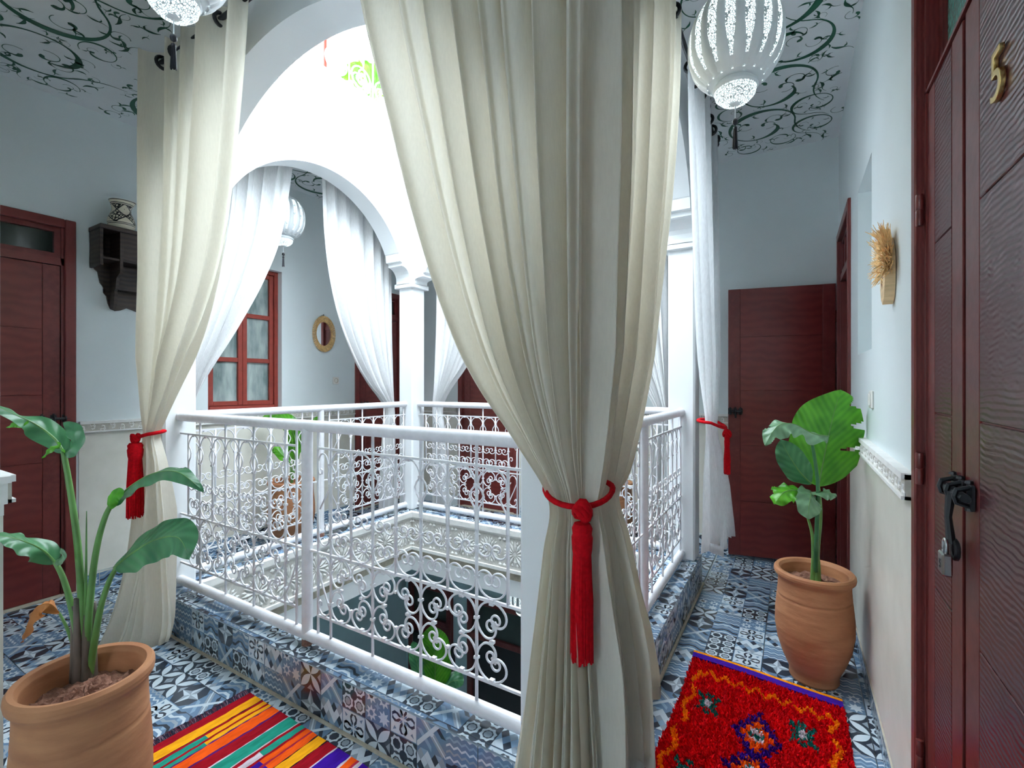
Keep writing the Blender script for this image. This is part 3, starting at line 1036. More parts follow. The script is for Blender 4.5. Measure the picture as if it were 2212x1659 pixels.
def bolt(parent, x, z, length=.17, y=0.0, hang=.0):
    b = link('bolt', None, parent, (x, y, z))
    b['label'] = 'black iron sliding bolt'
    rod = MB().tube([(-length / 2, .014, 0), (length / 2, .014, 0)], .0085, 8)
    rod.obj('bolt_rod', M['black'], b, True, 40)
    pl = MB()
    for i, xx in enumerate((-length * .36, 0, length * .36)):
        pl.box(xx - .014, -.001, -.024, xx + .014, .004, .024)
        pl.tube([(xx, .003, .018), (xx, .022, .012), (xx, .025, 0), (xx, .022, -.012), (xx, .003, -.018)], .005, 6)
        for sz in (-1, 1):
            pl.lathe([(.0, .007), (.006, .005), (.007, 0)], 8, c=(xx, .004, sz * .026))
    pl.obj('bolt_plate', M['black'], b)
    if hang:
        hp = MB().tube([(.0, .018, 0), (.002, .022, -hang * .5), (.0, .018, -hang)], [.009, .006, .008], 8)
        hp.tube([(.018 * math.cos(t), .012, -hang - .012 + .018 * math.sin(t)) for t in [2 * pi * k / 12 for k in range(12)]], .005, 6, closed=True)
        hp.obj('hasp', M['black'], b, True, 40)
    else:
        MB().tube([(0, .018, 0), (0, .026, -.02), (0, .03, -.05)], [.008, .006, .007], 8).obj('bolt_handle', M['black'], b, True)
    return b


def hinge(parent, x, y, z, h=.085):
    MB().lathe([(0, 0), (.008, .002), (.009, .006), (.009, h / 2 - .002), (.0075, h / 2), (.009, h / 2 + .002), (.009, h - .006), (.008, h - .002), (0, h)], 12, c=(x, y, z)).obj('hinge', M['maroon_v'], parent, True, 40)


# near left door
def on_left(y1): return wallmat((XL, y1, 0), (0, -1, 0), (1, 0, 0))
def on_right(y0): return wallmat((XR, y0, 0), (0, 1, 0), (-1, 0, 0))
d1 = door_local('door_1', 'maroon wooden door with dark transom glass, left of the wall shelf', on_left(DL[1]), DL[1] - DL[0], DL[2], 2.10, [(.07, DL[1] - DL[0] - .07)])
bolt(d1, .105, 1.13, .15, -.006)
d2 = door_local('door_2', 'maroon door at the far end of the left wall behind the far column', on_left(DL2[1]), DL2[1] - DL2[0], DL2[2], 2.08, [(.07, DL2[1] - DL2[0] - .07)])
bolt(d2, DL2[1] - DL2[0] - .14, 1.13, .12, -.006)
d3 = door_local('door_3', 'maroon door on the far wall seen through the far balustrade', wallmat((DF[1], YF, 0), (-1, 0, 0), (0, -1, 0)), DF[1] - DF[0], DF[2], 2.08, [(.07, DF[1] - DF[0] - .07)])
# the open door: frame in the right wall, leaf swung flat along the far wall
w4 = DR[1] - DR[0]
d4 = door_local('door_4', 'open maroon door swung against the far wall beside the right hand plant', on_right(DR[0]), w4, DR[2], 2.08, [])
tf = MB()
for xx in (.30, .55):
    tf.box(xx - .012, -.05, 2.13, xx + .012, -.012, 2.37)
tf.obj('transom_bar', M['maroon_v'], d4)
lf = link('door_leaf', None, d4)
ang = math.atan2(4.150 - 4.005, .281 + .442)
lm = Matrix.Translation((.262, 4.150, .02)) @ Matrix.Rotation(pi + ang, 4, 'Z')
door_leaf(lf, 0, .715, 2.06, False, -.02, .02)
lf.matrix_local = d4.matrix_world.inverted() @ lm
b4 = bolt(lf, .665, 1.12, .10, .021)
hinge(d4, w4 - .03, .02, 1.80); hinge(d4, w4 - .03, .02, .30)
# numbered door
w5 = D5[1] - D5[0]
d5 = door_local('door_5', 'maroon double door with wavy grain, brass number 5 and black bolt', on_right(D5[0]), w5, D5[2], 2.085, [(w5 - .345, w5 - .045), (.05, w5 - .357)], wave=True, fw=.042, lights=(w5 - .385, w5 - .056))
bolt(d5, w5 - .36, 1.135, .15, -.005, hang=.105)
hinge(d5, w5 - .045, .006, 1.755); hinge(d5, w5 - .045, .006, 1.09); hinge(d5, w5 - .045, .006, .35)
MB().cbox(w5 - .356, -.03, .02, w5 - .346, -.02, 2.08, .001).obj('leaf_gap', M['black'], d5)
fc = bpy.data.curves.new('door_number', 'FONT')
fc.body = '5'; fc.size = .120; fc.extrude = .0025; fc.bevel_depth = .0012; fc.offset = -.0015; fc.align_x = 'CENTER'
fo = bpy.data.objects.new('tmp_number', fc); COL.objects.link(fo)
bpy.context.view_layer.update()
me = bpy.data.meshes.new_from_object(fo.evaluated_get(bpy.context.evaluated_depsgraph_get()))
bpy.data.objects.remove(fo)
me.materials.clear(); me.materials.append(M['brass'])
no = link('door_number', me, d5, (.452, -.003, 1.818), (pi / 2, 0, pi))
no['label'] = 'brass number 5'
# padlock
pk = thing('padlock', 'small silver padlock marked 5 hanging from the black bolt', 'padlock', (XR - .020, D5[1] - .360, .966), -pi / 2)
# local x -> world -y, local y -> world +x
MB().cbox(-.019, -.010, 0, .019, .006, .044, .003).obj('padlock_body', M['steel'], pk)
MB().tube([(-.011, -.002, .040)] + [(-.011 * math.cos(t), -.002, .060 + .011 * math.sin(t)) for t in [pi * k / 8 for k in range(9)]] + [(.011, -.002, .040)], .0032, 8).obj('shackle', M['steel'], pk, True)
fc = bpy.data.curves.new('padlock_mark', 'FONT'); fc.body = '5'; fc.size = .026; fc.extrude = .0002; fc.align_x = 'CENTER'
fo = bpy.data.objects.new('tmp_mark', fc); COL.objects.link(fo); bpy.context.view_layer.update()
me = bpy.data.meshes.new_from_object(fo.evaluated_get(bpy.context.evaluated_depsgraph_get())); bpy.data.objects.remove(fo)
me.materials.clear(); me.materials.append(M['black'])
link('padlock_mark', me, pk, (0, -.0103, .012), (pi / 2, 0, 0))

# ------------------------------------------------------------------ window in the left wall
wy0, wy1, wz0, wz1 = WN
wn = tag(link('window_1', None, None, (XL - .10, 0, 0)), 'brick red casement window with six panes deep in the left wall', 'window', kind='structure')
fr = MB()
for y0, y1, z0, z1 in ((wy0, wy0 + .035, wz0, wz1), (wy1 - .035, wy1, wz0, wz1), (wy0 + .035, wy1 - .035, wz0, wz0 + .035), (wy0 + .035, wy1 - .035, wz1 - .035, wz1)):
    fr.cbox(-.03, y0, z0, .045, y1, z1, .004)
fr.obj('window_frame', M['winred'], wn)
ym = (wy0 + wy1) / 2
for y0, y1 in ((wy0 + .037, ym - .001), (ym + .001, wy1 - .037)):
    sa = MB()
    z0, z1 = wz0 + .037, wz1 - .037
    h = (z1 - z0)
    sw = .038
    for a in (y0, y1 - sw): sa.cbox(-.01, a, z0, .03, a + sw, z1, .003)
    for zz in (z0, z0 + h / 3 - sw / 2, z0 + 2 * h / 3 - sw / 2, z1 - sw): sa.cbox(-.008, y0 + sw, zz, .028, y1 - sw, zz + sw, .003)
    so_ = sa.obj('sash', M['winred'], wn)
    for k in range(3):
        MB().box(.002, y0 + sw, z0 + k * h / 3 + .01, .007, y1 - sw, z0 + (k + 1) * h / 3 - .01).obj('pane', M['winglass'], so_)
MB().box(-.06, wy0 - .02, wz0 - .02, -.05, wy1 + .02, wz1 + .02).obj('window_back', M['wall'], wn)
MB().box(-.03, wy0 - .01, wz0 - .035, .11, wy1 + .01, wz0 - .001).obj('window_sill', M['white'], wn)

# ------------------------------------------------------------------ balustrades
U0 = .126
ZB, ZL, ZM, ZT, ZH = .245, .347, .620, 1.072, 1.166
def rod3(pts, r, n=6): return MB().tube([(x, 0, z) for x, z in pts], r, n).mesh('scroll', M['iron'], True)


def smooth_keyhole():
    u = U0
    # left half from the J curl, up the bar, cusp, arch; then mirrored
    j = arcs((.004, .796), -pi / 2, [(.030, 2.6), (.019, 2.3), (.012, 2.0), (.006, 1.6)], .28)
    up = [(.0045, .86), (.0055, .915), (.010, .928), (.022, .945), (.030, .966), (.022, .985), (.010, .998), (.0055, 1.006)]
    R = u / 2 - .005
    arch = [(u / 2 - R * math.cos(t), 1.006 + (ZT - .006 - 1.006) * math.sin(t)) for t in [pi / 2 * k / 9 for k in range(1, 10)]]
    left = j[::-1] + up + arch
    return left + [(u - x, z) for x, z in left[::-1][1:]]


def heart(R=.0595, lobe=.031, curl=.0165):
    r = arcs((0, 0), 0, [(R, pi / 2), (lobe, pi), (curl, 1.45 * pi), (curl * .55, .8 * pi)], .24)
    return [(-x, z) for x, z in r[::-1]] + r[1:]


def heart2(R=.064):
    r = arcs((0, 0), 0, [(R, 1.75), (R * .52, 2.9), (R * .27, 1.35 * pi), (R * .15, .9 * pi)], .24)
    return [(-x, z) for x, z in r[::-1]] + r[1:]


ME = {}
ME['keyhole'] = rod3(smooth_keyhole(), .0036)
ME['heart'] = rod3([(x + U0 / 2, z + ZM + .008) for x, z in heart()], .0036)
hh = (ZM - ZL)
for nm, a in (('h0', -3 * pi / 4), ('h1', 3 * pi / 4), ('h2', -pi / 4), ('h3', pi / 4)):
    pass
def rot_heart(phi):
    """heart whose round end points in direction phi, centred on its quadrant"""
    R = .064
    pts = [(x, z - R) for x, z in heart2(R)]           # round end points down (-90deg)
    b = phi + pi / 2
    return [((x * math.cos(b) - z * math.sin(b)) * .97, (x * math.sin(b) + z * math.cos(b)) * 1.03) for x, z in pts]
for nm, phi in (('nw', 3 * pi / 4), ('ne', pi / 4), ('sw', -3 * pi / 4), ('se', -pi / 4)):
    ME[nm] = rod3(rot_heart(phi), .0042)
ss = arcs((.004, ZT - .06), pi / 2, [(.031, -2.9), (.014, -3.0)], .3)
ME['edge_top'] = rod3([(.012, ZM + .19)] + [(.070, ZT - .13)][:0] + [(.072, .90), (.066, .96)] + [(.070 - .0, .985)] + [(.066 * 1 - .033 * (1 - math.cos(t)), 1.0 + .05 * math.sin(t)) for t in [pi * k / 8 for k in range(9)]] + [(.004, .975), (.012, .958), (.024, .962), (.026, .978), (.016, .985)], .0036)
ME['edge_mid'] = rod3([(.004, .80), (.004, .70)] + [(.004 + .036 * (1 - math.cos(t)), .70 - .045 * math.sin(t)) for t in [pi * k / 8 for k in range(1, 9)]] + [(.076, .73), (.066, .75), (.05, .748), (.044, .73), (.052, .718), (.06, .724)], .0036)
ME['edge_low'] = rod3([(.060, .545), (.066, .532), (.076, .536), (.078, .556), (.070, .585), (.048, .604), (.022, .598), (.006, .57), (.004, .54), (.030, .48), (.060, .42), (.076, .39), (.072, .37), (.05, .356), (.026, .358), (.008, .376), (.005, .40), (.014, .415), (.024, .408), (.022, .394)], .0042)
ME['bar_long'] = MB().tube([(0, 0, ZB + .01), (0, 0, ZH - .01)], .0058, 8).mesh('bar', M['iron'], True)
ME['bar_short'] = MB().tube([(0, 0, ZM), (0, 0, ZT)], .0058, 8).mesh('bar', M['iron'], True)


def balustrade(label, origin, ang, length, n, unit):
    t = thing('balustrade', label, 'balustrade', origin, ang, 'white wrought iron balustrades round the well')
    hr = MB().tube([(0, 0, ZH), (length, 0, ZH)], .0255, 16).obj('handrail', M['iron'], t, True, 40)
    MB().tube([(0, 0, ZB), (length, 0, ZB)], .0245, 16).obj('bottom_rail', M['iron'], t, True, 40)
    mid = length / 2
    po = MB().tube([(mid, 0, ZS + .022), (mid, 0, ZH)], .0235, 16).obj('post', M['iron'], t, True, 40)
    MB().tube([(mid, 0, ZS + .0005), (mid, 0, ZS + .03)], .0238, 16).obj('post_foot', M['rust'], po, True, 40)
    colr = MB()
    e0, f0 = .075, .158
    end = mid - .004
    for sg in (-1, 1):
        for z in (ZL, ZM, ZT):
            a0 = e0 if z != ZM else .02
            MB().box(*sorted((mid + sg * a0, mid + sg * end))[:1], -.005, z - .0045, sorted((mid + sg * a0, mid + sg * end))[1], .005, z + .0045).obj('flat_bar', M['iron'], t)
        link('bar', ME['bar_long'], t, (mid + sg * e0, 0, 0))
        sc = (unit / U0) * sg
        for nm in ('edge_top', 'edge_mid', 'edge_low'):
            link('scroll', ME[nm], t, (mid + sg * e0, 0, 0), None, (sg, 1, 1))
        for i in range(n + 1):
            link('bar', ME['bar_long' if i % 2 == 0 else 'bar_short'], t, (mid + sg * (f0 + i * unit), 0, 0))
            if i == n: break
            x = mid + sg * (f0 + i * unit)
            link('scroll', ME['keyhole'], t, (x, 0, 0), None, (sc, 1, 1))
            link('scroll', ME['heart'], t, (x, 0, 0), None, (sc, 1, 1))
            xm = x + sg * unit / 2
            east = (i % 2 == 1)
            for a, b in ((('ne', 'se') if east else ('nw', 'sw'))[0:1] + (.75,), (('ne', 'se') if east else ('nw', 'sw'))[1:2] + (.25,)):
                link('scroll', ME[a], t, (xm, 0, ZL + hh * b), None, (sc, 1, 1))
            for xx, zz in ((x, 1.006), (x, .918), (x, .796), (x, ZM + .07), (xm, ZT - .008), (xm, ZM + .004), (xm, ZM - .008), (xm, ZL + .008), (xm, ZL + hh / 2)):
                colr.box(xx - .0085, -.0075, zz - .0045, xx + .0085, .0075, zz + .0045)
            if i % 2 == 0:
                for zz in (ZL + hh * .25, ZL + hh * .75):
                    colr.box(x - .0085, -.0075, zz - .0045, x + .0085, .0075, zz + .0045)
            else:
                for zz in (ZL + hh * .25, ZL + hh * .75):
                    colr.box(x - .0055, -.006, zz - .0045, x + .0055, .006, zz + .0045)
    c = colr.obj('collars', M['iron'], t)
    c['kind'] = 'stuff'
    return t


bxl = CX1 - CX0 - 2 * c_
byl = CY1 - CY0 - 2 * c_
balustrade('near white iron balustrade left of the big tied curtain, closest to the kilim', (CX0 + c_, CY0, 0), 0, bxl, 7, .126)
balustrade('left white iron balustrade running back beneath the red window', (CX0, CY0 + c_, 0), pi / 2, byl, 6, .1195)
balustrade('far white iron balustrade in front of the far maroon door', (CX0 + c_, CY1, 0), 0, bxl, 7, .126)
balustrade('right white iron balustrade between the big curtain and the far right column', (CX1, CY0 + c_, 0), pi / 2, byl, 6, .1195)

# ------------------------------------------------------------------ curtain rods
def curtain_rod(label, p0, p1, br):
    t = thing('curtain_rod', label, 'curtain rod', p0, 0, 'black curtain rods behind the arches')
    v = Vector(p1) - Vector(p0)
    MB().tube([(0, 0, 0), v], .011, 10).obj('rod', M['black'], t, True, 40)
    for q in ((0, 0, 0), v):
        MB().lathe([(0, -.02), (.014, -.014), (.02, 0), (.014, .014), (0, .02)], 12, c=q).obj('finial', M['black'], t, True)
    for s in (.03, .97):
        q = v * s
        MB().tube([q, q + Vector(br)], .007, 8).obj('bracket', M['black'], t, True)
    return t


ZR = 2.96
ZR2 = 3.085
curtain_rod('black curtain rod along the near arch with big eyelets', (-2.90, 1.12, ZR), (-.50, 1.12, ZR), (0, .115, 0))
curtain_rod('black curtain rod along the right arch by the right lantern', (-.445, 1.20, ZR), (-.445, 3.42, ZR), (-.10, 0, 0))
curtain_rod('black curtain rod hidden behind the left arch', (-3.26, 1.35, ZR2), (-3.26, 3.35, ZR2), (.115, 0, 0))
curtain_rod('black curtain rod hidden behind the far arch', (-2.95, 3.48, ZR2), (-.75, 3.48, ZR2), (0, -.105, 0))

# ------------------------------------------------------------------ curtains
def catmull(rows, t):
    n = len(rows) - 1
    i = min(int(t * n), n - 1)
    f = t * n - i
    p0, p1, p2, p3 = rows[max(i - 1, 0)], rows[i], rows[i + 1], rows[min(i + 2, n)]
    out = []
    for a, b, c, d in zip(p0, p1, p2, p3):
        out.append(.5 * (2 * b + (c - a) * f + (2 * a - 5 * b + 4 * c - d) * f * f + (3 * b - a - 3 * c + d) * f ** 3))
    return out


def curtain(label, rows, folds, clothw, material, amax=.05, nu=190, nv=110, seed=1, hemfn=None, eyelets=None, flip=1, group=None, zr=None, ztie=None):
    zr = zr or rows[0][0] - .05
    """rows: (z, lx, ly, rx, ry) from top to hem; the cloth keeps its width, so it folds deeper where it is gathered"""
    rnd = random.Random(seed)
    ph = [rnd.uniform(0, 6.28) for _ in range(6)]
    wv = [rnd.uniform(-.35, .35) for _ in range(folds + 2)]
    mb = MB()
    vs = []
    for j in range(nv + 1):
        t = j / nv
        z, lx, ly, rx, ry = catmull(rows, t)
        dx, dy = rx - lx, ry - ly
        w = math.hypot(dx, dy)
        tx, ty = dx / w, dy / w
        nx, ny = ty * flip, -tx * flip
        amx = amax * (.42 + .58 * min(1, abs(z - ztie) / .38)) if ztie else amax
        amp = min(amx, math.sqrt(max(clothw ** 2 - w * w, 0)) / (4.2 * folds))
        for i in range(nu + 1):
            u = i / nu
            uu = u + .022 * math.sin(2 * pi * 1.3 * u + ph[0]) + .010 * math.sin(2 * pi * 3.1 * u + ph[1] + 1.1 * t)
            a = 2 * pi * folds * uu + ph[2]
            k = .75 + .35 * math.sin(2 * pi * .9 * u * folds / 3 + ph[3] + .8 * t)
            k *= .25 + .75 * min(1, min(u, 1 - u) / .07)
            f = math.sin(a) * k + .22 * math.sin(2 * a + ph[4] + 1.5 * t)
            off = amp * f
            lat = (.42 / (2 * pi * folds)) * math.sin(2 * a) * w * min(1, amp / .02) * 1.05
            wr = .0025 * math.sin(23 * t + 9 * u + ph[5]) * math.sin(31 * u + 5 * t)
            s = u * w + lat
            zz = z
            if hemfn and t > .75:
                zz = z + hemfn(u) * (t - .75) * 4
            vs.append((lx + tx * s + nx * (off + wr), ly + ty * s + ny * (off + wr), zz))
    fs = []
    for j in range(nv):
        for i in range(nu):
            a = j * (nu + 1) + i
            fs.append((a, a + 1, a + nu + 2, a + nu + 1))
    mb.add(vs, fs)
    o = tag(mb.obj('curtain', material, None, True), label, 'curtain', group)
    # hem: the doubled strip at the bottom edge
    hm = MB()
    base = nv * (nu + 1)
    hv = []
    for i in range(0, nu + 1, 2):
        p = Vector(vs[base + i]); q = Vector(vs[base - 2 * (nu + 1) + i])
        d = (q - p)
        d = d.normalized() * .035 if d.length > 1e-6 else Vector((0, 0, .035))
        hv += [p, p + d]
    n2 = len(hv) // 2
    for sgn in (1, -1):
        pts = []
        for k in range(n2):
            a = Vector(hv[2 * max(k - 1, 0)]); b = Vector(hv[2 * min(k + 1, n2 - 1)])
            t_ = b - a
            nrm = Vector((t_.y, -t_.x, 0))
            nrm = nrm.normalized() * .0014 * sgn if nrm.length > 1e-9 else Vector((0, 0, 0))
            pts += [Vector(hv[2 * k]) + nrm, Vector(hv[2 * k + 1]) + nrm]
        hm.add(pts, [(2 * k, 2 * k + 2, 2 * k + 3, 2 * k + 1) for k in range(n2 - 1)])
    hm.obj('hem', material, o, True)
    if eyelets:
        for x, y, axis in eyelets:
            ring_ = []
            for k in range(16):
                a = 2 * pi * k / 16
                ring_.append((x, y + .028 * math.cos(a), zr - .006 + .028 * math.sin(a)) if axis == 'x' else (x + .028 * math.cos(a), y, zr - .006 + .028 * math.sin(a)))
            MB().tube(ring_, .0085, 8, closed=True).obj('eyelet', M['black'], o, True)
    return o


def tieback(label, c, rx, ry, zc, drop, tassel_at, length=.30, sag=.03, rot=0.0, rr=.0085, fat=.028, frontdir=(0, -1)):
    t = thing('tieback', label, 'tieback', (c[0], c[1], zc), 0, 'red tasselled tiebacks')
    pts = []
    fd = Vector((frontdir[0], frontdir[1])).normalized()
    for k in range(28):
        a = 2 * pi * k / 28
        lx, ly = rx * math.cos(a), ry * math.sin(a)
        x, y = lx * math.cos(rot) - ly * math.sin(rot), lx * math.sin(rot) + ly * math.cos(rot)
        f = (x * fd.x + y * fd.y) / max(rx, ry)
        pts.append((x, y, -sag * max(0, f) + .01 * (1 - f)))
    MB().tube(pts, rr, 8, closed=True).obj('cord', M['red'], t, True)
    kx, ky = tassel_at[0] - c[0], tassel_at[1] - c[1]
    kn = MB()
    for s in range(3):
        kn.tube([(kx + .019 * math.cos(a + s), ky + .014 * math.sin(a + s), -sag + .008 * (s - 1) + .012 * math.sin(a * 2 + s)) for a in [2 * pi * k / 14 for k in range(14)]], .0075, 8, closed=True)
    kn.obj('knot', M['red'], t, True)
    ta = link('tassel', None, t, (kx, ky, -sag))
    z0 = -drop
    MB().tube([(0, 0, 0), (.002, 0, z0 * .5), (0, 0, z0)], .006, 8).obj('tassel_cord', M['red'], ta, True)
    MB().lathe([(0, z0 + .004), (fat * .72, z0), (fat * .95, z0 - .012), (fat * .88, z0 - .026), (fat * .98, z0 - .034), (fat * .92, z0 - .062), (fat * .82, z0 - .078), (fat * .8, z0 - .085)], 22).obj('tassel_head', M['red'], ta, True, 50)
    skb = MB()
    rnd = random.Random(int(abs(c[0]) * 100))
    for k in range(150):
        a = rnd.uniform(0, 6.28)
        r = fat * .9 * math.sqrt(rnd.uniform(.45, 1))
        l = length * rnd.uniform(.92, 1.03)
        x, y = r * math.cos(a), r * math.sin(a)
        wob = rnd.uniform(-.003, .003)
        skb.tube([(x * .85, y * .85, z0 - .075), (x * 1.08 + wob, y * 1.08, z0 - .075 - l * .45), (x * 1.12, y * 1.12 + wob, z0 - .075 - l)], .0026, 4, caps=False)
    skb.lathe([(fat * .78, z0 - .07), (fat * .9, z0 - .075 - length * .5), (fat * .88, z0 - .075 - length * .95)], 14)
    s_ = skb.obj('tassel_skirt', M['red'], ta)
    s_['kind'] = 'stuff'
    return t


# big near curtain, two cloths tied together in front of the hidden column
curtain('cream linen curtain, broad half of the big tied pair, sweeping from the near arch',
        [(ZR + .05, -1.36, 1.115, -.455, 1.115), (2.55, -1.25, 1.115, -.455, 1.11), (2.15, -1.12, 1.115, -.455, 1.10), (1.86, -1.02, 1.11, -.455, 1.095), (1.58, -.90, 1.105, -.455, 1.09),
         (1.36, -.775, 1.10, -.455, 1.085), (1.19, -.635, 1.095, -.455, 1.08), (1.055, -.535, 1.085, -.445, 1.08), (.93, -.545, 1.075, -.435, 1.075), (.75, -.565, 1.06, -.42, 1.075),
         (.55, -.59, 1.045, -.41, 1.08), (.33, -.62, 1.03, -.40, 1.09), (.012, -.65, 1.02, -.38, 1.10)],
        8, 2.1, M['linen'], .062, seed=4, flip=1, ztie=1.06, eyelets=[(-1.28 + .117 * k, 1.12, 'x') for k in range(8)])
curtain('cream linen curtain, narrower half of the big tied pair, coming from the right arch',
        [(ZR + .05, -.455, 1.10, -.445, 2.20), (2.55, -.452, 1.10, -.445, 2.13), (2.06, -.45, 1.095, -.44, 1.95), (1.70, -.45, 1.09, -.44, 1.78), (1.40, -.45, 1.085, -.435, 1.62),
         (1.22, -.447, 1.08, -.425, 1.48), (1.10, -.445, 1.08, -.415, 1.33), (1.05, -.445, 1.08, -.413, 1.235), (.95, -.435, 1.075, -.39, 1.24), (.80, -.425, 1.07, -.37, 1.25),
         (.62, -.415, 1.07, -.345, 1.265), (.50, -.412, 1.075, -.335, 1.275), (.385, -.41, 1.08, -.335, 1.28)],
        7, 1.9, M['linen'], .058, seed=9, flip=-1, ztie=1.06, hemfn=lambda u: .16 * max(0, u - .72) / .28, eyelets=[(-.445, 1.25 + .14 * k, 'y') for k in range(7)])
tieback('red cord and long tassel round the big linen curtain pair', (-.475, 1.128), .087, .074, 1.075, .030, (-.434, 1.052), length=.250, sag=.028, rot=.62, rr=.0072, frontdir=(.39, -.92), fat=.026)
# left near curtain
curtain('cream linen curtain tied with red beside the left column, behind the left plant',
        [(ZR + .05, -2.90, 1.115, -1.93, 1.115), (2.6, -2.90, 1.115, -1.98, 1.115), (2.2, -2.90, 1.115, -2.05, 1.115), (1.90, -2.89, 1.115, -2.15, 1.115), (1.65, -2.88, 1.115, -2.29, 1.11),
         (1.45, -2.87, 1.115, -2.45, 1.105), (1.30, -2.86, 1.11, -2.58, 1.105), (1.18, -2.85, 1.11, -2.68, 1.10), (1.09, -2.84, 1.11, -2.74, 1.10), (.95, -2.84, 1.10, -2.68, 1.10),
         (.7, -2.86, 1.09, -2.62, 1.10), (.4, -2.92, 1.06, -2.58, 1.10), (.16, -3.0, 1.02, -2.55, 1.10), (.015, -3.06, .98, -2.58, 1.10)],
        5, 1.65, M['linen'], .066, seed=12, flip=1, ztie=1.10, hemfn=lambda u: .10 * max(0, u - .55) / .45, eyelets=[(-2.84 + .135 * k, 1.12, 'x') for k in range(7)])
tieback('red cord and long tassel on the left curtain behind the plant', (-2.795, 1.105), .062, .056, 1.09, .022, (-2.80, 1.042), length=.29, sag=.01, rr=.009, frontdir=(-.6, -.8), fat=.034)
# white curtains on the other arches
curtain('white voile curtain under the left arch, its near half before the red window',
        [(ZR2 + .05, -3.26, 1.40, -3.26, 2.22), (2.5, -3.26, 1.40, -3.26, 2.12), (2.1, -3.26, 1.40, -3.26, 1.98), (1.75, -3.255, 1.40, -3.255, 1.80), (1.45, -3.25, 1.40, -3.25, 1.62), (1.28, -3.245, 1.41, -3.245, 1.53),
         (1.15, -3.24, 1.41, -3.24, 1.48), (.9, -3.24, 1.40, -3.24, 1.52), (.45, -3.25, 1.38, -3.25, 1.56), (.02, -3.26, 1.36, -3.26, 1.58)], 7, 1.15, M['sheer'], .04, seed=21, flip=-1, nu=130, nv=80,
        eyelets=[(-3.26, 1.45 + .12 * k, 'y') for k in range(7)])
curtain('white voile curtain under the left arch, its far half tied at the far left column',
        [(ZR2 + .05, -3.26, 2.47, -3.26, 3.22), (2.6, -3.26, 2.49, -3.26, 3.22), (2.2, -3.26, 2.55, -3.26, 3.22), (1.85, -3.255, 2.65, -3.255, 3.22), (1.55, -3.25, 2.80, -3.25, 3.23), (1.35, -3.245, 2.95, -3.245, 3.23),
         (1.22, -3.24, 3.08, -3.24, 3.235), (1.10, -3.235, 3.16, -3.235, 3.24), (.9, -3.24, 3.13, -3.24, 3.25), (.45, -3.25, 3.10, -3.25, 3.27), (.02, -3.25, 3.08, -3.25, 3.28)], 6, 1.10, M['sheer'], .04, seed=23, flip=-1, nu=130, nv=80,
        eyelets=[(-3.26, 2.52 + .12 * k, 'y') for k in range(6)])
curtain('white voile curtain under the far arch tied at the far left column',
        [(ZR2 + .05, -2.93, 3.48, -1.95, 3.48), (2.5, -2.93, 3.48, -2.05, 3.48), (2.1, -2.93, 3.48, -2.2, 3.48), (1.75, -2.93, 3.48, -2.40, 3.475), (1.5, -2.93, 3.475, -2.57, 3.47), (1.3, -2.93, 3.47, -2.74, 3.465),
         (1.12, -2.94, 3.465, -2.85, 3.46), (.9, -2.94, 3.465, -2.82, 3.46), (.45, -2.95, 3.47, -2.79, 3.47), (.02, -2.96, 3.47, -2.77, 3.47)], 7, 1.2, M['sheer'], .04, seed=25, flip=1, nu=130, nv=80,
        eyelets=[(-2.88 + .13 * k, 3.48, 'x') for k in range(7)])
curtain('white voile curtain under the far arch tied at the far right column',
        [(ZR2 + .05, -1.74, 3.48, -.77, 3.48), (2.5, -1.64, 3.48, -.77, 3.48), (2.1, -1.5, 3.48, -.77, 3.48), (1.75, -1.28, 3.48, -.77, 3.475), (1.5, -1.1, 3.475, -.77, 3.47), (1.3, -.94, 3.47, -.77, 3.465),
         (1.12, -.85, 3.465, -.76, 3.46), (.9, -.88, 3.465, -.76, 3.46), (.45, -.92, 3.47, -.75, 3.47), (.02, -.95, 3.47, -.74, 3.47)], 7, 1.2, M['sheer'], .04, seed=27, flip=1, nu=130, nv=80,
        eyelets=[(-1.68 + .13 * k, 3.48, 'x') for k in range(7)])
curtain('white curtain tied with red at the far right column beside the open door',
        [(ZR + .05, -.445, 2.44, -.445, 3.38), (2.6, -.445, 2.48, -.445, 3.38), (2.2, -.443, 2.54, -.443, 3.38), (1.8, -.44, 2.62, -.44, 3.37), (1.5, -.437, 2.70, -.437, 3.34), (1.3, -.433, 2.78, -.43, 3.28),
         (1.18, -.43, 2.86, -.42, 3.20), (1.10, -.43, 2.90, -.41, 3.10), (1.0, -.43, 2.90, -.40, 3.11), (.85, -.43, 2.86, -.38, 3.16), (.65, -.43, 2.82, -.36, 3.22), (.50, -.43, 2.80, -.345, 3.26), (.40, -.43, 2.80, -.34, 3.28)],
        5, 1.15, M['voile'], .04, seed=31, flip=-1, ztie=1.11, nu=140, nv=90, hemfn=lambda u: .05 * math.sin(9 * u) - .05 * u, eyelets=[(-.445, 2.50 + .14 * k, 'y') for k in range(7)])
tieback('red cord and tassel on the white curtain beside the open door', (-.415, 3.0), .075, .14, 1.12, .012, (-.335, 3.02), length=.15, sag=.06, rr=.009, frontdir=(1, .1), fat=.016)

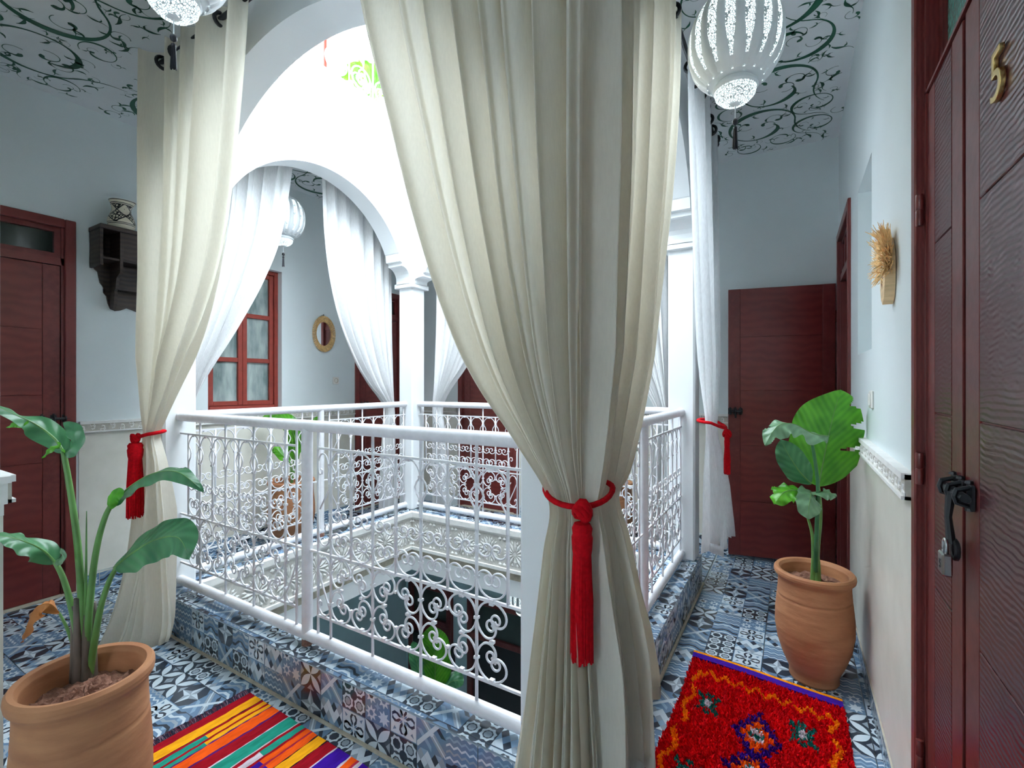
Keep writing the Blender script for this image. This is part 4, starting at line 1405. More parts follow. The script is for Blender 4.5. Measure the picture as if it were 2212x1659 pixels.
# ------------------------------------------------------------------ lanterns
def lantern(label, loc, s=1.0):
    """moorish ribbed lantern; loc is the centre of the globe"""
    t = thing('lantern', label, 'lantern', loc, .2, 'white pierced metal lanterns')
    def prof(z):          # globe radius
        return .165 * math.sqrt(max(0, 1 - (abs(z) / .185) ** 2.3))
    zs = [-.155 + .31 * k / 22 for k in range(23)]
    n = 16
    tp = lambda z: 1.0 if z > -.02 else max(.30, 1 - (-.03 - z) / .14)
    ribs = MB()
    for k in range(n):
        a0 = 2 * pi * k / n
        # a rounded rib: bulging strip
        vs, fs = [], []
        for z in zs:
            for m_ in range(5):
                a = a0 + (m_ - 2) / 2 * (2 * pi / n * (.5 - .265 * tp(z)))
                r = prof(z) * s + (.005 if m_ in (1, 2, 3) else .0) * s
                vs.append((r * math.cos(a), r * math.sin(a), z * s))
        for i in range(22):
            for m_ in range(4):
                q = i * 5 + m_
                fs.append((q, q + 1, q + 6, q + 5))
        ribs.add(vs, fs)
    ribs.lathe([(.0, -.158 * s), (.07 * s, -.156 * s), (prof(-.15) * s + .004, -.150 * s), (prof(-.125) * s + .003, -.125 * s)], 48)
    ribs.lathe([(prof(.125) * s + .003, .125 * s), (prof(.15) * s + .004, .150 * s), (.07 * s, .160 * s)], 48)
    ribs.obj('ribs', M['lampwhite'], t, True, 50)
    pm = MB()
    vs, fs = [], []
    for z in zs:
        for m_ in range(6):
            a = 2 * pi / n * (.5 + .53 * tp(z) * (m_ / 5 - .5))
            r = prof(z) * s + .002 * s * math.sin(pi * m_ / 5)
            vs.append((r * math.cos(a), r * math.sin(a), z * s))
    for i in range(22):
        for m_ in range(5):
            q = i * 6 + m_
            fs.append((q, q + 1, q + 7, q + 6))
    pm.add(vs, fs)
    pme = pm.mesh('pierced_panel', M['lace'], True)
    for k in range(n):
        link('pierced_panel', pme, t, None, (0, 0, 2 * pi * k / n))
    cup = MB().lathe([(.062 * s, -.150 * s), (.078 * s, -.168 * s), (.080 * s, -.178 * s), (.074 * s, -.186 * s)], 32)
    cup.lathe([(.018 * s, -.236 * s), (.0, -.240 * s)], 20)
    co = cup.obj('cup', M['lampwhite'], t, True, 40)
    MB().lathe([(.074 * s, -.186 * s), (.070 * s, -.205 * s), (.050 * s, -.226 * s), (.018 * s, -.236 * s)], 32).obj('pierced_cup', M['lace'], co, True)
    top = MB().lathe([(.07 * s, .160 * s), (.055 * s, .175 * s), (.045 * s, .22 * s), (.02 * s, .25 * s), (.008, .27 * s)], 24)
    top.obj('neck', M['lampwhite'], t, True, 40)
    up = (ZC if loc[2] > 0 else -.33) - loc[2]
    MB().tube([(0, 0, .26 * s), (0, 0, up)], .004, 6).obj('chain', M['lampwhite'], t)
    MB().lathe([(.0, up - .04), (.035, up - .036), (.05, up - .006), (.05, up)], 20).obj('ceiling_rose', M['lampwhite'], t, True, 40)
    tz = -.240 * s
    MB().tube([(0, 0, tz), (0, 0, tz - .05)], .0018, 5).obj('tassel_wire', M['bead'], t)
    ta = link('tassel', None, t, (0, 0, tz - .05))
    MB().lathe([(0, 0), (.009, -.006), (.011, -.014), (.009, -.022), (0, -.028)], 12).lathe([(0.0, -.028), (.007, -.034), (.008, -.042), (.006, -.046)], 12).obj('tassel_bead', M['tasselblack'], ta, True)
    tk = MB()
    rnd = random.Random(3)
    for k in range(36):
        a = rnd.uniform(0, 6.28); r = .0095 * math.sqrt(rnd.uniform(.2, 1))
        tk.tube([(r * .6 * math.cos(a), r * .6 * math.sin(a), -.044), (r * math.cos(a), r * math.sin(a), -.115 + rnd.uniform(-.004, .004))], .0018, 4, caps=False)
    q = tk.obj('tassel_skirt', M['tasselblack'], ta); q['kind'] = 'stuff'
    return t


lantern('lit white pierced lantern with black tassel by the right ceiling', at(1588, 92, 1.80))
lantern('lit white pierced lantern cut by the top edge over the left plant', tuple(at(375, 70, 1.55) + Vector((0, 0, .285))))
lantern('lit white pierced lantern in the left gallery seen through the left arch', at(612, 470, 3.9))

# ------------------------------------------------------------------ pots and plants
def pot(label, c, R, H, belly, group='terracotta plant pots', rx=1.0):
    """R rim radius"""
    t = thing('plant_pot', label, 'pot', (c[0], c[1], 0.0), 0, group)
    prof = [(0, .0005), (belly * .60, .0005), (belly * .635, .01), (belly * .63, .035), (belly * .66, .05), (belly * .80, H * .20), (belly * .93, H * .33), (belly, H * .47), (belly * .995, H * .60), (belly * .96, H * .72),
            (belly * .93, H * .82), (belly * .92, H * .90), (R * .93, H * .925), (R * .985, H * .945), (R, H * .965), (R * .99, H * .985), (R * .95, H), (R * .87, H * .995), (R * .82, H * .97), (R * .80, H * .88), (R * .78, H * .80)]
    gz = lambda a: H * .76 + .006 * math.sin(a + 1)
    wob = lambda a, z: 1 + .004 * math.sin(2 * a + z * 9) + .0015 * math.sin(z * 230) - (.022 * math.exp(-((z - gz(a)) / .0035) ** 2) if z < H * .9 else 0)
    pr = []
    for i in range(len(prof) - 1):
        for k in range(10):
            f = k / 10
            pr.append((prof[i][0] * (1 - f) + prof[i + 1][0] * f, prof[i][1] * (1 - f) + prof[i + 1][1] * f))
    pr.append(prof[-1])
    MB().lathe(pr, 56, wob=wob).obj('vessel', M['terra'], t, True, 60)
    rnd = random.Random(5)
    so = MB()
    vs, fs = [(0, 0, H * .90)], []
    nr, na = 12, 48
    for i in range(1, nr + 1):
        for j in range(na):
            r = R * .81 * i / nr
            a = 2 * pi * j / na
            vs.append((r * math.cos(a), r * math.sin(a), H * .90 + rnd.uniform(-.007, .009) - .012 * (i / nr)))
    for j in range(na): fs.append((0, 1 + j, 1 + (j + 1) % na))
    for i in range(nr - 1):
        for j in range(na):
            fs.append((1 + i * na + j, 1 + (i + 1) * na + j, 1 + (i + 1) * na + (j + 1) % na, 1 + i * na + (j + 1) % na))
    so.add(vs, fs)
    so.obj('soil', M['soil'], t)
    return t


def interp(pts, t):
    return Vector(catmull([tuple(p) for p in pts], t))


def leaf(parent, mids, width, normal, m, fold=.25, tip=.55, base=None, seed=0, splits=(), droop=.0, ripple=.006, nl=44, nw=9, rib=.004, ribm=None, name='leaf'):
    """blade along midrib points; normal = rough facing of the upper side"""
    rnd = random.Random(seed)
    mb = MB()
    uvs, vs, fs = [], [], []
    L = 0
    prev = None
    N = Vector(normal).normalized()
    frames = []
    for i in range(nl + 1):
        t = i / nl
        p = interp(mids, t)
        q = interp(mids, min(1, t + .02)) - interp(mids, max(0, t - .02))
        q.normalize()
        side = q.cross(N)
        if side.length < .05: side = q.cross(N + Vector((.2, .3, .1)))
        side.normalize()
        up = side.cross(q).normalized()
        if prev is not None: L += (p - prev).length
        prev = p
        frames.append((p, q, side, up, L))
    phs = [rnd.uniform(0, 6.28) for _ in range(4)]
    keep = {}
    for i, (p, q, side, up, l) in enumerate(frames):
        t = i / nl
        if tip is None:                                    # lance shape, pointed at both ends
            wv = math.sin(pi * t ** .78) ** .85 if 0 < t < 1 else 0
        else:                                              # broad oar shape
            wv = (min(1, t / .28) ** .6 if t < .28 else 1) * (1 - max(0, (t - tip) / (1 - tip)) ** 2.2)
        w = max(width * wv, .0008)
        for k in range(-nw, nw + 1):
            s = k / nw
            sweep = .22 * abs(s) * w                       # lateral veins run forward
            x = s * w
            zz = -fold * abs(s) * w + droop * s * s * w
            zz += ripple * math.sin(26 * t + phs[0] + (1.5 if k > 0 else 0)) * abs(s) ** 1.5
            c = p + side * x + up * zz + q * sweep * (1 - t)
            vs.append(c)
            uvs.append((l / max(.05, 1) + 0, s * w / .12))
    m2 = 2 * nw + 1
    for i in range(nl):
        t = (i + .5) / nl
        for k in range(2 * nw):
            s = (k + .5 - nw) / nw
            cut = False
            for (ts, sg, depth, gap) in splits:
                if sg * s > 1 - depth and abs(t - ts - .05 * abs(s)) < gap * (abs(s) - (1 - depth)) / depth:
                    cut = True
            if cut: continue
            a = i * m2 + k
            fs.append((a, a + 1, a + m2 + 1, a + m2))
    mb.add(vs, fs)
    mb.uv = uvs
    lo = mb.obj(name, m, parent, True)
    if rib:
        mb2 = MB().tube([f[0] - f[3] * .001 for f in frames], [rib * (1 - .8 * i / nl) for i in range(nl + 1)], 6)
        mb2.obj('midrib', ribm or M['stem'], lo, True)
    return lo


def stem(parent, pts, r0, r1, m=None, name='stem', n=24):
    P = [interp(pts, k / n) for k in range(n + 1)]
    return MB().tube(P, [r0 + (r1 - r0) * k / n for k in range(n + 1)], 10).obj(name, m or M['stem'], parent, True)


VIEW = Vector((math.sin(YAW), -math.cos(YAW), 0))      # towards the doorway the picture is taken from
RT = Vector((math.cos(YAW), math.sin(YAW), 0))
UP = Vector((0, 0, 1))
# left pot, close to the near wall corner
PL = (-1.613, .488)
HL = .589
pot('large terracotta pot with flared rim at the front left beside the striped kilim', PL, .150, HL, .146)
pl = thing('potted_plant', 'tall sparse bird of paradise plant with drooping dark leaves in the front left pot', 'plant', (PL[0], PL[1], HL * .9))
inv = Vector(pl.location)
dL = 1.250
def A(u, v, d=dL): return at(u, v, d + .07) - inv
base = A(181, 1468, 1.262)
tr_ = MB()
rnd = random.Random(2)
for k in range(6):
    a = k * 1.05
    ox, oy = .017 * math.cos(a), .017 * math.sin(a)
    P = [base + Vector((ox, oy, -.02)), base + Vector((ox * 1.05, oy * 1.05, .08)), base + Vector((ox * 1.25, oy * 1.25, .19 + .025 * (k % 3)))]
    stem(pl, P, .0165, .007, M['sheath'], 'sheath', 10)
stem(pl, [base - RT * .004, A(178, 1330), A(168, 1180), A(152, 1060), A(137, 975)], .011, .0065)
leaf(pl, [A(139, 980), A(118, 948), A(78, 917, 1.23), A(20, 890, 1.18), A(-50, 860, 1.13)], .034, UP * .75 + VIEW * .65, M['leafd'], .30, None, seed=1, ripple=.003)
leaf(pl, [A(139, 980), A(150, 972, 1.23), A(160, 955, 1.22), A(157, 930, 1.22), A(138, 912, 1.23)], .026, VIEW + UP * .4, M['leafd'], .15, .55, seed=3, rib=.0015, ripple=.002)
leaf(pl, [A(139, 980), A(126, 962, 1.22), A(108, 972, 1.20), A(91, 990, 1.20)], .010, VIEW + UP * .3, M['leaf'], .2, None, seed=2, rib=.001, ripple=.002)
leaf(pl, [A(60, 908, 1.215), A(48, 915, 1.20), A(30, 917, 1.20), A(14, 924, 1.20)], .010, VIEW + UP * .3, M['leaf'], .2, None, seed=22, rib=.001, ripple=.002)
stem(pl, [base + RT * .006, A(192, 1330), A(206, 1200), A(226, 1120), A(246, 1082)], .010, .006)
leaf(pl, [A(240, 1092), A(280, 1052), A(330, 1023, 1.22), A(385, 1020, 1.18), A(440, 1062, 1.13)], .040, UP + VIEW * .55, M['leafd'], .35, None, seed=4, ripple=.003, splits=((.62, -1, .5, .05),))
leaf(pl, [A(238, 1100, 1.245), A(241, 1085, 1.24), A(250, 1070, 1.235), A(268, 1062, 1.23)], .018, VIEW + UP * .3, M['leaf'], .1, .7, seed=24, rib=.001, ripple=.001)
stem(pl, [base - RT * .010, A(168, 1380), A(154, 1310), A(137, 1250), A(118, 1212)], .010, .006)
leaf(pl, [A(122, 1218), A(95, 1190, 1.23), A(60, 1172, 1.2), A(20, 1160, 1.17), A(-25, 1156, 1.14)], .042, UP + VIEW * .6, M['leafd'], .25, None, seed=5, ripple=.003)
leaf(pl, [A(118, 1214), A(128, 1212, 1.23), A(136, 1200, 1.22), A(131, 1184, 1.22)], .012, VIEW + UP * .5, M['leafg'], .2, None, seed=6, rib=.001, ripple=.001)
stem(pl, [base + RT * .014, A(205, 1380), A(218, 1310), A(236, 1255), A(254, 1222)], .010, .0055)
leaf(pl, [A(246, 1226), A(285, 1195, 1.22), A(335, 1166, 1.18), A(385, 1162, 1.14), A(409, 1208, 1.11)], .058, UP * .6 + VIEW * .8 - RT * .2, M['leafd'], .22, .50, seed=7, ripple=.003)
stem(pl, [base, A(184, 1330), A(186, 1220), A(187, 1104)], .007, .0010)
stem(pl, [base - RT * .014, A(160, 1405), A(146, 1360), A(127, 1322)], .006, .003, M['stem'])
leaf(pl, [A(129, 1325), A(108, 1304, 1.23), A(78, 1312, 1.22), A(60, 1345, 1.21), A(48, 1388, 1.21)], .024, UP + VIEW * .5, M['dead'], .75, None, seed=8, rib=.002, ripple=.006, ribm=M['dead'])

# right pot
PR = (.080, 2.565)
HR = .50
pot('tall ochre terracotta pot on the tiles behind the red shaggy rug', PR, .162, HR, .156)
pr_ = thing('potted_plant', 'young banana plant with one broad bright leaf in the right terracotta pot', 'plant', (PR[0], PR[1], HR * .9))
inv2 = Vector(pr_.location)
dR = 2.15
def B_(u, v, d=dR): return at(u, v, d) - inv2
bs_ = B_(1762, 1240)
stem(pr_, [bs_, B_(1766, 1180), B_(1772, 1110), B_(1768, 1052)], .013, .007)
leaf(pr_, [B_(1768, 1052), B_(1776, 1010), B_(1788, 950), B_(1802, 890), B_(1816, 842, 2.12)], .155, VIEW + UP * .15 - RT * .1, M['leaf'], .12, .55, seed=11, nl=60, nw=12, ripple=.004,
     splits=((.40, 1, .75, .022), (.62, 1, .55, .03), (.80, 1, .45, .05)))
stem(pr_, [bs_, B_(1764, 1150, 2.08), B_(1766, 1040, 2.05), B_(1752, 945, 2.02)], .010, .006, M['leafd'])
leaf(pr_, [B_(1790, 942, 2.03), B_(1755, 936, 2.0), B_(1715, 916, 1.98), B_(1680, 920, 1.97), B_(1652, 962, 1.96)], .058, UP + VIEW * .45, M['leafg'], .45, .62, seed=12, ripple=.012, splits=((.75, 1, .5, .05), (.85, -1, .5, .05)))
leaf(pr_, [B_(1752, 1045, 2.12), B_(1728, 1020, 2.12), B_(1705, 985, 2.12), B_(1686, 950, 2.13)], .058, VIEW - RT * .5, M['leafd'], .2, .55, seed=13)
stem(pr_, [bs_ - RT * .012, B_(1755, 1160), B_(1744, 1110), B_(1750, 1068)], .008, .004)
leaf(pr_, [B_(1752, 1066), B_(1725, 1060, 2.05), B_(1695, 1062, 2.03), B_(1672, 1090, 2.01)], .052, VIEW * .6 + UP, M['leaf'], .25, .6, seed=14, ripple=.012, splits=((.6, 1, .5, .06), (.75, 1, .4, .06)))
leaf(pr_, [B_(1752, 1064), B_(1752, 1070, 2.02), B_(1748, 1090, 1.97), B_(1745, 1122, 1.95)], .052, VIEW + UP * .6, M['leafg'], .15, .62, seed=15)
leaf(pr_, [B_(1752, 1064), B_(1770, 1062, 2.06), B_(1790, 1064, 2.04), B_(1808, 1072, 2.03)], .036, VIEW * .5 + UP, M['leafg'], .3, .6, seed=16)
for k in range(4):
    stem(pr_, [bs_ + RT * .012 * math.cos(k * 1.6) + VIEW * .012 * math.sin(k * 1.6) - UP * .05, bs_ + RT * .010 * math.cos(k * 1.6) + UP * .05, bs_ + UP * (.12 + .02 * k) + RT * .006 * math.cos(k * 1.6)], .013, .007, M['stem'], 'sheath', 8)

# pot in the left gallery and pot in the far gallery
PB_ = (-3.62, 2.44)
pot('terracotta pot behind the left balustrade under the red window', PB_, .185, .55, .185)
pb = thing('potted_plant', 'leafy plant in the pot behind the left balustrade', 'plant', (PB_[0], PB_[1], .5))
inv3 = Vector(pb.location)
dB = .5135 * 3.62 + .858 * 2.44
def C_(u, v, d=dB): return at(u, v, d) - inv3
b3 = Vector((0, 0, 0))
for pts, w in (([C_(640, 960), C_(625, 915), C_(595, 898), C_(560, 905)], .07), ([C_(636, 990), C_(648, 950), C_(668, 920), C_(690, 900)], .06), ([C_(628, 1000), C_(612, 985), C_(595, 968), C_(585, 975)], .04), ([C_(640, 1000), C_(634, 970), C_(630, 945), C_(640, 920)], .05)):
    stem(pb, [b3, (b3 + pts[0]) * .5 + UP * .02, pts[0]], .010, .005)
    leaf(pb, pts, w, VIEW * .7 + UP * .7, M['leaf'], .3, .6, seed=len(pts) + int(w * 100), ripple=.006)
PF = (-1.32, 3.88)
pot('terracotta pot in the far gallery glimpsed right of the big curtain', PF, .17, .52, .17)
pf = thing('potted_plant', 'small plant in the far gallery pot behind the right balustrade', 'plant', (PF[0], PF[1], .47))
for k in range(4):
    a = k * 1.6 + .4
    dv = Vector((math.cos(a), math.sin(a), 0))
    stem(pf, [Vector((0, 0, 0)), dv * .03 + UP * .12, dv * .08 + UP * .22], .008, .004)
    leaf(pf, [dv * .08 + UP * .22, dv * .14 + UP * .30, dv * .22 + UP * .33, dv * .30 + UP * .28], .05, UP, M['leafd'], .3, .6, seed=k)

# ------------------------------------------------------------------ rugs
KC = {'r': (0.33, .006, .014), 'y': (.95, .38, .010), 'o': (.95, .10, .008), 'g': (.02, .27, .19), 'w': (.62, .52, .56), 'b': (.045, .008, .27), 'p': (.10, .012, .12), 'k': (.03, .01, .02), 'm': (.40, .02, .05)}
km = {k: mat('kilim_wool_' + k, v, .95, var=.18, vscale=60, bump=.5, bscale=120, stretch=(1, .25, 1), spec=.08) for k, v in KC.items()}
keys = list(KC)
kilim = thing('kilim', 'flat striped kilim of red, yellow, orange, green and blue beside the curb', 'rug', (-2.03, 1.17, 0), math.radians(-1.2))
seq = [('r', .045, 0), ('y', .050, 0), ('k', .004, 0), ('r', .010, 0), ('y', .026, 'g'), ('r', .012, 0), ('y', .020, 'g'), ('p', .006, 0), ('o', .052, 0), ('p', .009, 0), ('r', .050, 0), ('w', .006, 0), ('g', .060, 0), ('w', .006, 0), ('r', .016, 0),
       ('g', .026, 'w'), ('r', .010, 0), ('o', .026, 'b'), ('m', .010, 0), ('o', .030, 'b'), ('k', .005, 0), ('y', .050, 0), ('k', .005, 0), ('r', .055, 0), ('w', .006, 0), ('b', .070, 0), ('w', .008, 0), ('o', .030, 0), ('m', .012, 0), ('w', .016, 0), ('b', .030, 0),
       ('m', .010, 0), ('o', .040, 0), ('g', .030, 'r'), ('r', .040, 0), ('g', .04, 0), ('y', .05, 0), ('r', .06, 0), ('b', .05, 0), ('o', .05, 0)]
tot = sum(s[1] for s in seq)
KW, KL = 1.12, .50
x = 0
body = MB()
rnd = random.Random(4)
nseg = 24
bounds = [0]
for s in seq: bounds.append(bounds[-1] + s[1] * KW / tot)
jit = [[(bounds[i] + (rnd.uniform(-.002, .002) if 0 < i < len(bounds) - 1 else 0)) for _ in range(nseg + 1)] for i in range(len(bounds))]
def kz(xx, yy): return .009 + .0022 * math.sin(xx * 31) * math.sin(yy * 12) + .001 * math.sin(xx * 90)
for i, (c, w_, alt) in enumerate(seq):
    br = rnd.uniform(.30, .5)
    for j in range(nseg):
        y0, y1 = -KL * j / nseg, -KL * (j + 1) / nseg
        cc = c
        if alt and j / nseg > br: cc = alt
        P = [(jit[i][j], y0), (jit[i][j + 1], y1), (jit[i + 1][j + 1], y1), (jit[i + 1][j], y0)]
        body.add([(px, py, kz(px, py)) for px, py in P], [(0, 1, 2, 3)], keys.index(cc))
        if alt and abs(j / nseg - br) < .5 / nseg: pass
body.box(.002, -KL + .002, .0005, KW - .002, -.002, .006, keys.index('r'))
body.obj('woven_field', [km[k] for k in keys], kilim)
fg = MB()
for k in range(420):
    y0 = -rnd.uniform(0, KL)
    a = rnd.uniform(-.7, .7)
    l = rnd.uniform(.02, .042)
    P = [(.004, y0, .008), (-l * .4, y0 + l * .3 * a, .012 + rnd.uniform(0, .008)), (-l * .75, y0 + l * .8 * a, .010), (-l, y0 + l * 1.1 * a + rnd.uniform(-.008, .008), .003)]
    fg.tube(P, .0020, 4, rnd.choice((0, 0, 0, 1, 2)), caps=False)
fo = fg.obj('fringe', [mat('fringe_navy', (.02, .02, .05), .95), mat('fringe_plum', (.16, .03, .06), .95), mat('fringe_grey', (.25, .18, .24), .95)], kilim)
fo['kind'] = 'stuff'

# red shaggy rug
RC = [(.52, .004, .010), (.80, .008, .014), (.95, .27, .006), (.05, .012, .26), (.015, .20, .17), (.72, .66, .72), (.95, .13, .008)]
rm = [mat('rug_wool_%s' % n_, c, .95, var=.2, vscale=80, spec=.05) for n_, c in zip(('crimson', 'red', 'orange', 'blue', 'teal', 'white', 'vermilion'), RC)]
rug = thing('shaggy_rug', 'red shaggy rug with orange zigzag border and blue medallions', 'rug', (-.428, 2.492, 0), 0)
RW, RL = .605, 1.25
SK = -.09      # the rug lies slightly askew: far edge drops towards the right
def rug_pt(u, v):
    return (u + .012 * math.sin(v * 4) - .012 * v, -v - .105 * u + .006 * math.sin(u * 9))
def zig(t): return abs(((t * 9.5) % 1) - .5) * 2
def rug_col(u, v):
    """u across 0..RW, v down from the far edge"""
    if v < .015: return 2
    if v < .052: return 3
    cu = u - RW * .5
    # orange zigzag: top run, then down both sides
    if abs(v - (.135 + .052 * zig(u / RW))) < .012 and .045 < u < RW - .05: return 2
    for sx in (.040, RW - .05):
        if v > .155 and abs(u - (sx + (.032 * zig(v * .62) - .016))) < .0105 and (v * 7) % 2 < 1.75: return 2
    # small stars
    for sx, sy in ((.113, .371), (.452, .328), (.118, .79), (.465, .755)):
        a, b = abs(u - sx), abs(v - sy)
        if a < .013 and b < .024: return 5
        if (a + b < .040) or (a < .016 and b < .068 and b > .045) or (abs(a - b * .8) < .012 and a < .045): return 4
    # medallions
    for sy in (.45, .655, .86):
        a, b = abs(cu), abs(v - sy)
        q = a / .088 + b / .150
        st = .09 * math.sin(b * 190)
        if a < .022 and .012 < b < .034: return 5
        if q < .34: return 4
        if q < .66 + st: return 6
        if q < 1.0 + st: return 3
    return 0 if rnd.random() < .5 else 1
pile = MB()
rnd = random.Random(9)
nx_, ny_ = 92, 150
for i in range(nx_):
    for j in range(ny_):
        u, v = (i + rnd.uniform(.1, .9)) / nx_ * RW, (j + rnd.uniform(.1, .9)) / ny_ * RL
        if v < .054:
            continue
        c = rug_col(u, v)
        x0, y0 = rug_pt(u, v)
        h = rnd.uniform(.015, .024)
        lx, ly = rnd.uniform(-.008, .008), rnd.uniform(-.014, .002)
        r = .0052
        a = rnd.uniform(0, 2)
        vs = [(x0 + r * math.cos(a + k * 2.094), y0 + r * math.sin(a + k * 2.094), .004) for k in range(3)]
        vs += [(x0 + lx * .6 + r * .7 * math.cos(a + k * 2.094), y0 + ly * .6 + r * .7 * math.sin(a + k * 2.094), h * .7) for k in range(3)]
        vs.append((x0 + lx, y0 + ly, h))
        pile.add(vs, [(0, 1, 4, 3), (1, 2, 5, 4), (2, 0, 3, 5), (3, 4, 6), (4, 5, 6), (5, 3, 6)], c)
po_ = pile.obj('pile', rm, rug)
po_['kind'] = 'stuff'
bk = MB()
n1, n2 = 16, 24
gridv = []
for j in range(n2 + 1):
    for i in range(n1 + 1):
        x0, y0 = rug_pt(i / n1 * RW, j / n2 * RL)
        gridv.append((x0, y0, .005))
bk.add(gridv, [(j * (n1 + 1) + i, (j + 1) * (n1 + 1) + i, (j + 1) * (n1 + 1) + i + 1, j * (n1 + 1) + i + 1) for j in range(n2) for i in range(n1)], 0)
for v0, v1, c, z in ((.0, .015, 2, .017), (.013, .056, 3, .016)):
    vs = []
    for i in range(25):
        u = i / 24 * RW
        a, b = rug_pt(u, v0), rug_pt(u, v1)
        vs += [(a[0], a[1], z), (b[0], b[1], z), (a[0], a[1], .001), (b[0], b[1], .001)]
    fs = []
    for i in range(24):
        q = i * 4
        fs += [(q, q + 1, q + 5, q + 4), (q, q + 4, q + 6, q + 2), (q + 1, q + 3, q + 7, q + 5)]
    bk.add(vs, fs, c)
bk.obj('woven_base', rm, rug)
fg = MB()
for k in range(130):
    u = rnd.uniform(0, RW)
    x0, y0 = rug_pt(u, 0)
    fg.tube([(x0, y0, .008), (x0 + rnd.uniform(-.008, .008), y0 + rnd.uniform(.006, .016), .010), (x0 + rnd.uniform(-.012, .012), y0 + rnd.uniform(.008, .022), .003)], .0014, 4, caps=False)
f2 = fg.obj('fringe', mat('fringe_dark', (.05, .03, .04), .95), rug)
f2['kind'] = 'stuff'

# ------------------------------------------------------------------ wall shelf and jug
sh = thing('wall_shelf', 'dark brown carved wall shelf with scalloped sides on the left wall', 'shelf', (XL, 1.235, 0))
# local: x out of wall, y along wall, z absolute
SWD = .56
dp = .175
MB().cbox(0, -.004, 2.355, dp + .012, SWD, 2.385, .003).obj('top_board', M['brown'], sh)
sc_half = [(.0, 2.12), (.012, 2.12), (.018, 2.132), (.026, 2.112), (.040, 2.10), (.046, 2.065), (.052, 2.03), (.066, 2.01), (.078, 1.985), (.072, 1.965), (.086, 1.945), (.094, 1.90), (.108, 1.862), (.135, 1.85), (.165, 1.858), (.20, 1.878), (.235, 1.868), (.28, 1.852)]
out = sc_half + [(SWD - y, z) for y, z in sc_half[::-1][1:]]
mb = MB()
n = len(out)
vs = [(0, y, z) for y, z in out] + [(0, y, 2.355) for y, z in out] + [(.012, y, z) for y, z in out] + [(.012, y, 2.355) for y, z in out]
fs = []
for i in range(n - 1):
    fs += [(i, n + i, n + i + 1, i + 1), (2 * n + i, 2 * n + i + 1, 3 * n + i + 1, 3 * n + i), (i, i + 1, 2 * n + i + 1, 2 * n + i)]
mb.add(vs, fs).obj('back_board', M['brown'], sh)
for y in (.0, SWD - .016):
    MB().prism([(.012, 2.12), (.10, 2.12), (dp, 2.12), (dp, 2.355), (.012, 2.355)], y, y + .016, lambda p, q, t: (p, t, q)).obj('side_panel', M['brown'], sh)
brk = [(.012, 1.862), (.045, 1.852), (.07, 1.87), (.082, 1.905), (.09, 1.95), (.085, 1.975), (.105, 1.99), (.112, 2.03), (.12, 2.06), (.145, 2.075), (dp, 2.09), (dp, 2.355), (.012, 2.355)]
for y in (.105, SWD - .121):
    MB().prism(brk, y, y + .016, lambda p, q, t: (p, t, q)).obj('bracket', M['brown'], sh)
MB().box(.012, .016, 2.165, dp - .01, SWD - .016, 2.178).obj('shelf_board', M['brown'], sh)
MB().box(.012, .123, 1.985, dp * .55, SWD - .123, 1.997).obj('shelf_board', M['brown'], sh)
# cusped front panel
ar = [(.122, 2.355), (.122, 2.18), (.200, 2.18), (.202, 2.235), (.215, 2.24), (.214, 2.262), (.226, 2.268), (.228, 2.29), (.245, 2.296), (.256, 2.312), (.28, 2.330), (.304, 2.312), (.315, 2.296), (.332, 2.29), (.334, 2.268), (.346, 2.262), (.345, 2.24), (.358, 2.235), (.36, 2.18), (.438, 2.18), (.438, 2.355)]
mb = MB()
n = len(ar)
vs = [(dp - .012, y, z) for y, z in ar] + [(dp - .002, y, z) for y, z in ar]
up_ = [(dp - .012, y, 2.355) for y, z in ar] + [(dp - .002, y, 2.355) for y, z in ar]
fs = []
for i in range(n - 1):
    fs += [(i, i + 1, 2 * n + i + 1, 2 * n + i), (n + i + 1, n + i, 3 * n + i, 3 * n + i + 1), (i + 1, i, n + i, n + i + 1)]
mb.add(vs + up_, fs).obj('cusped_panel', M['brown'], sh)


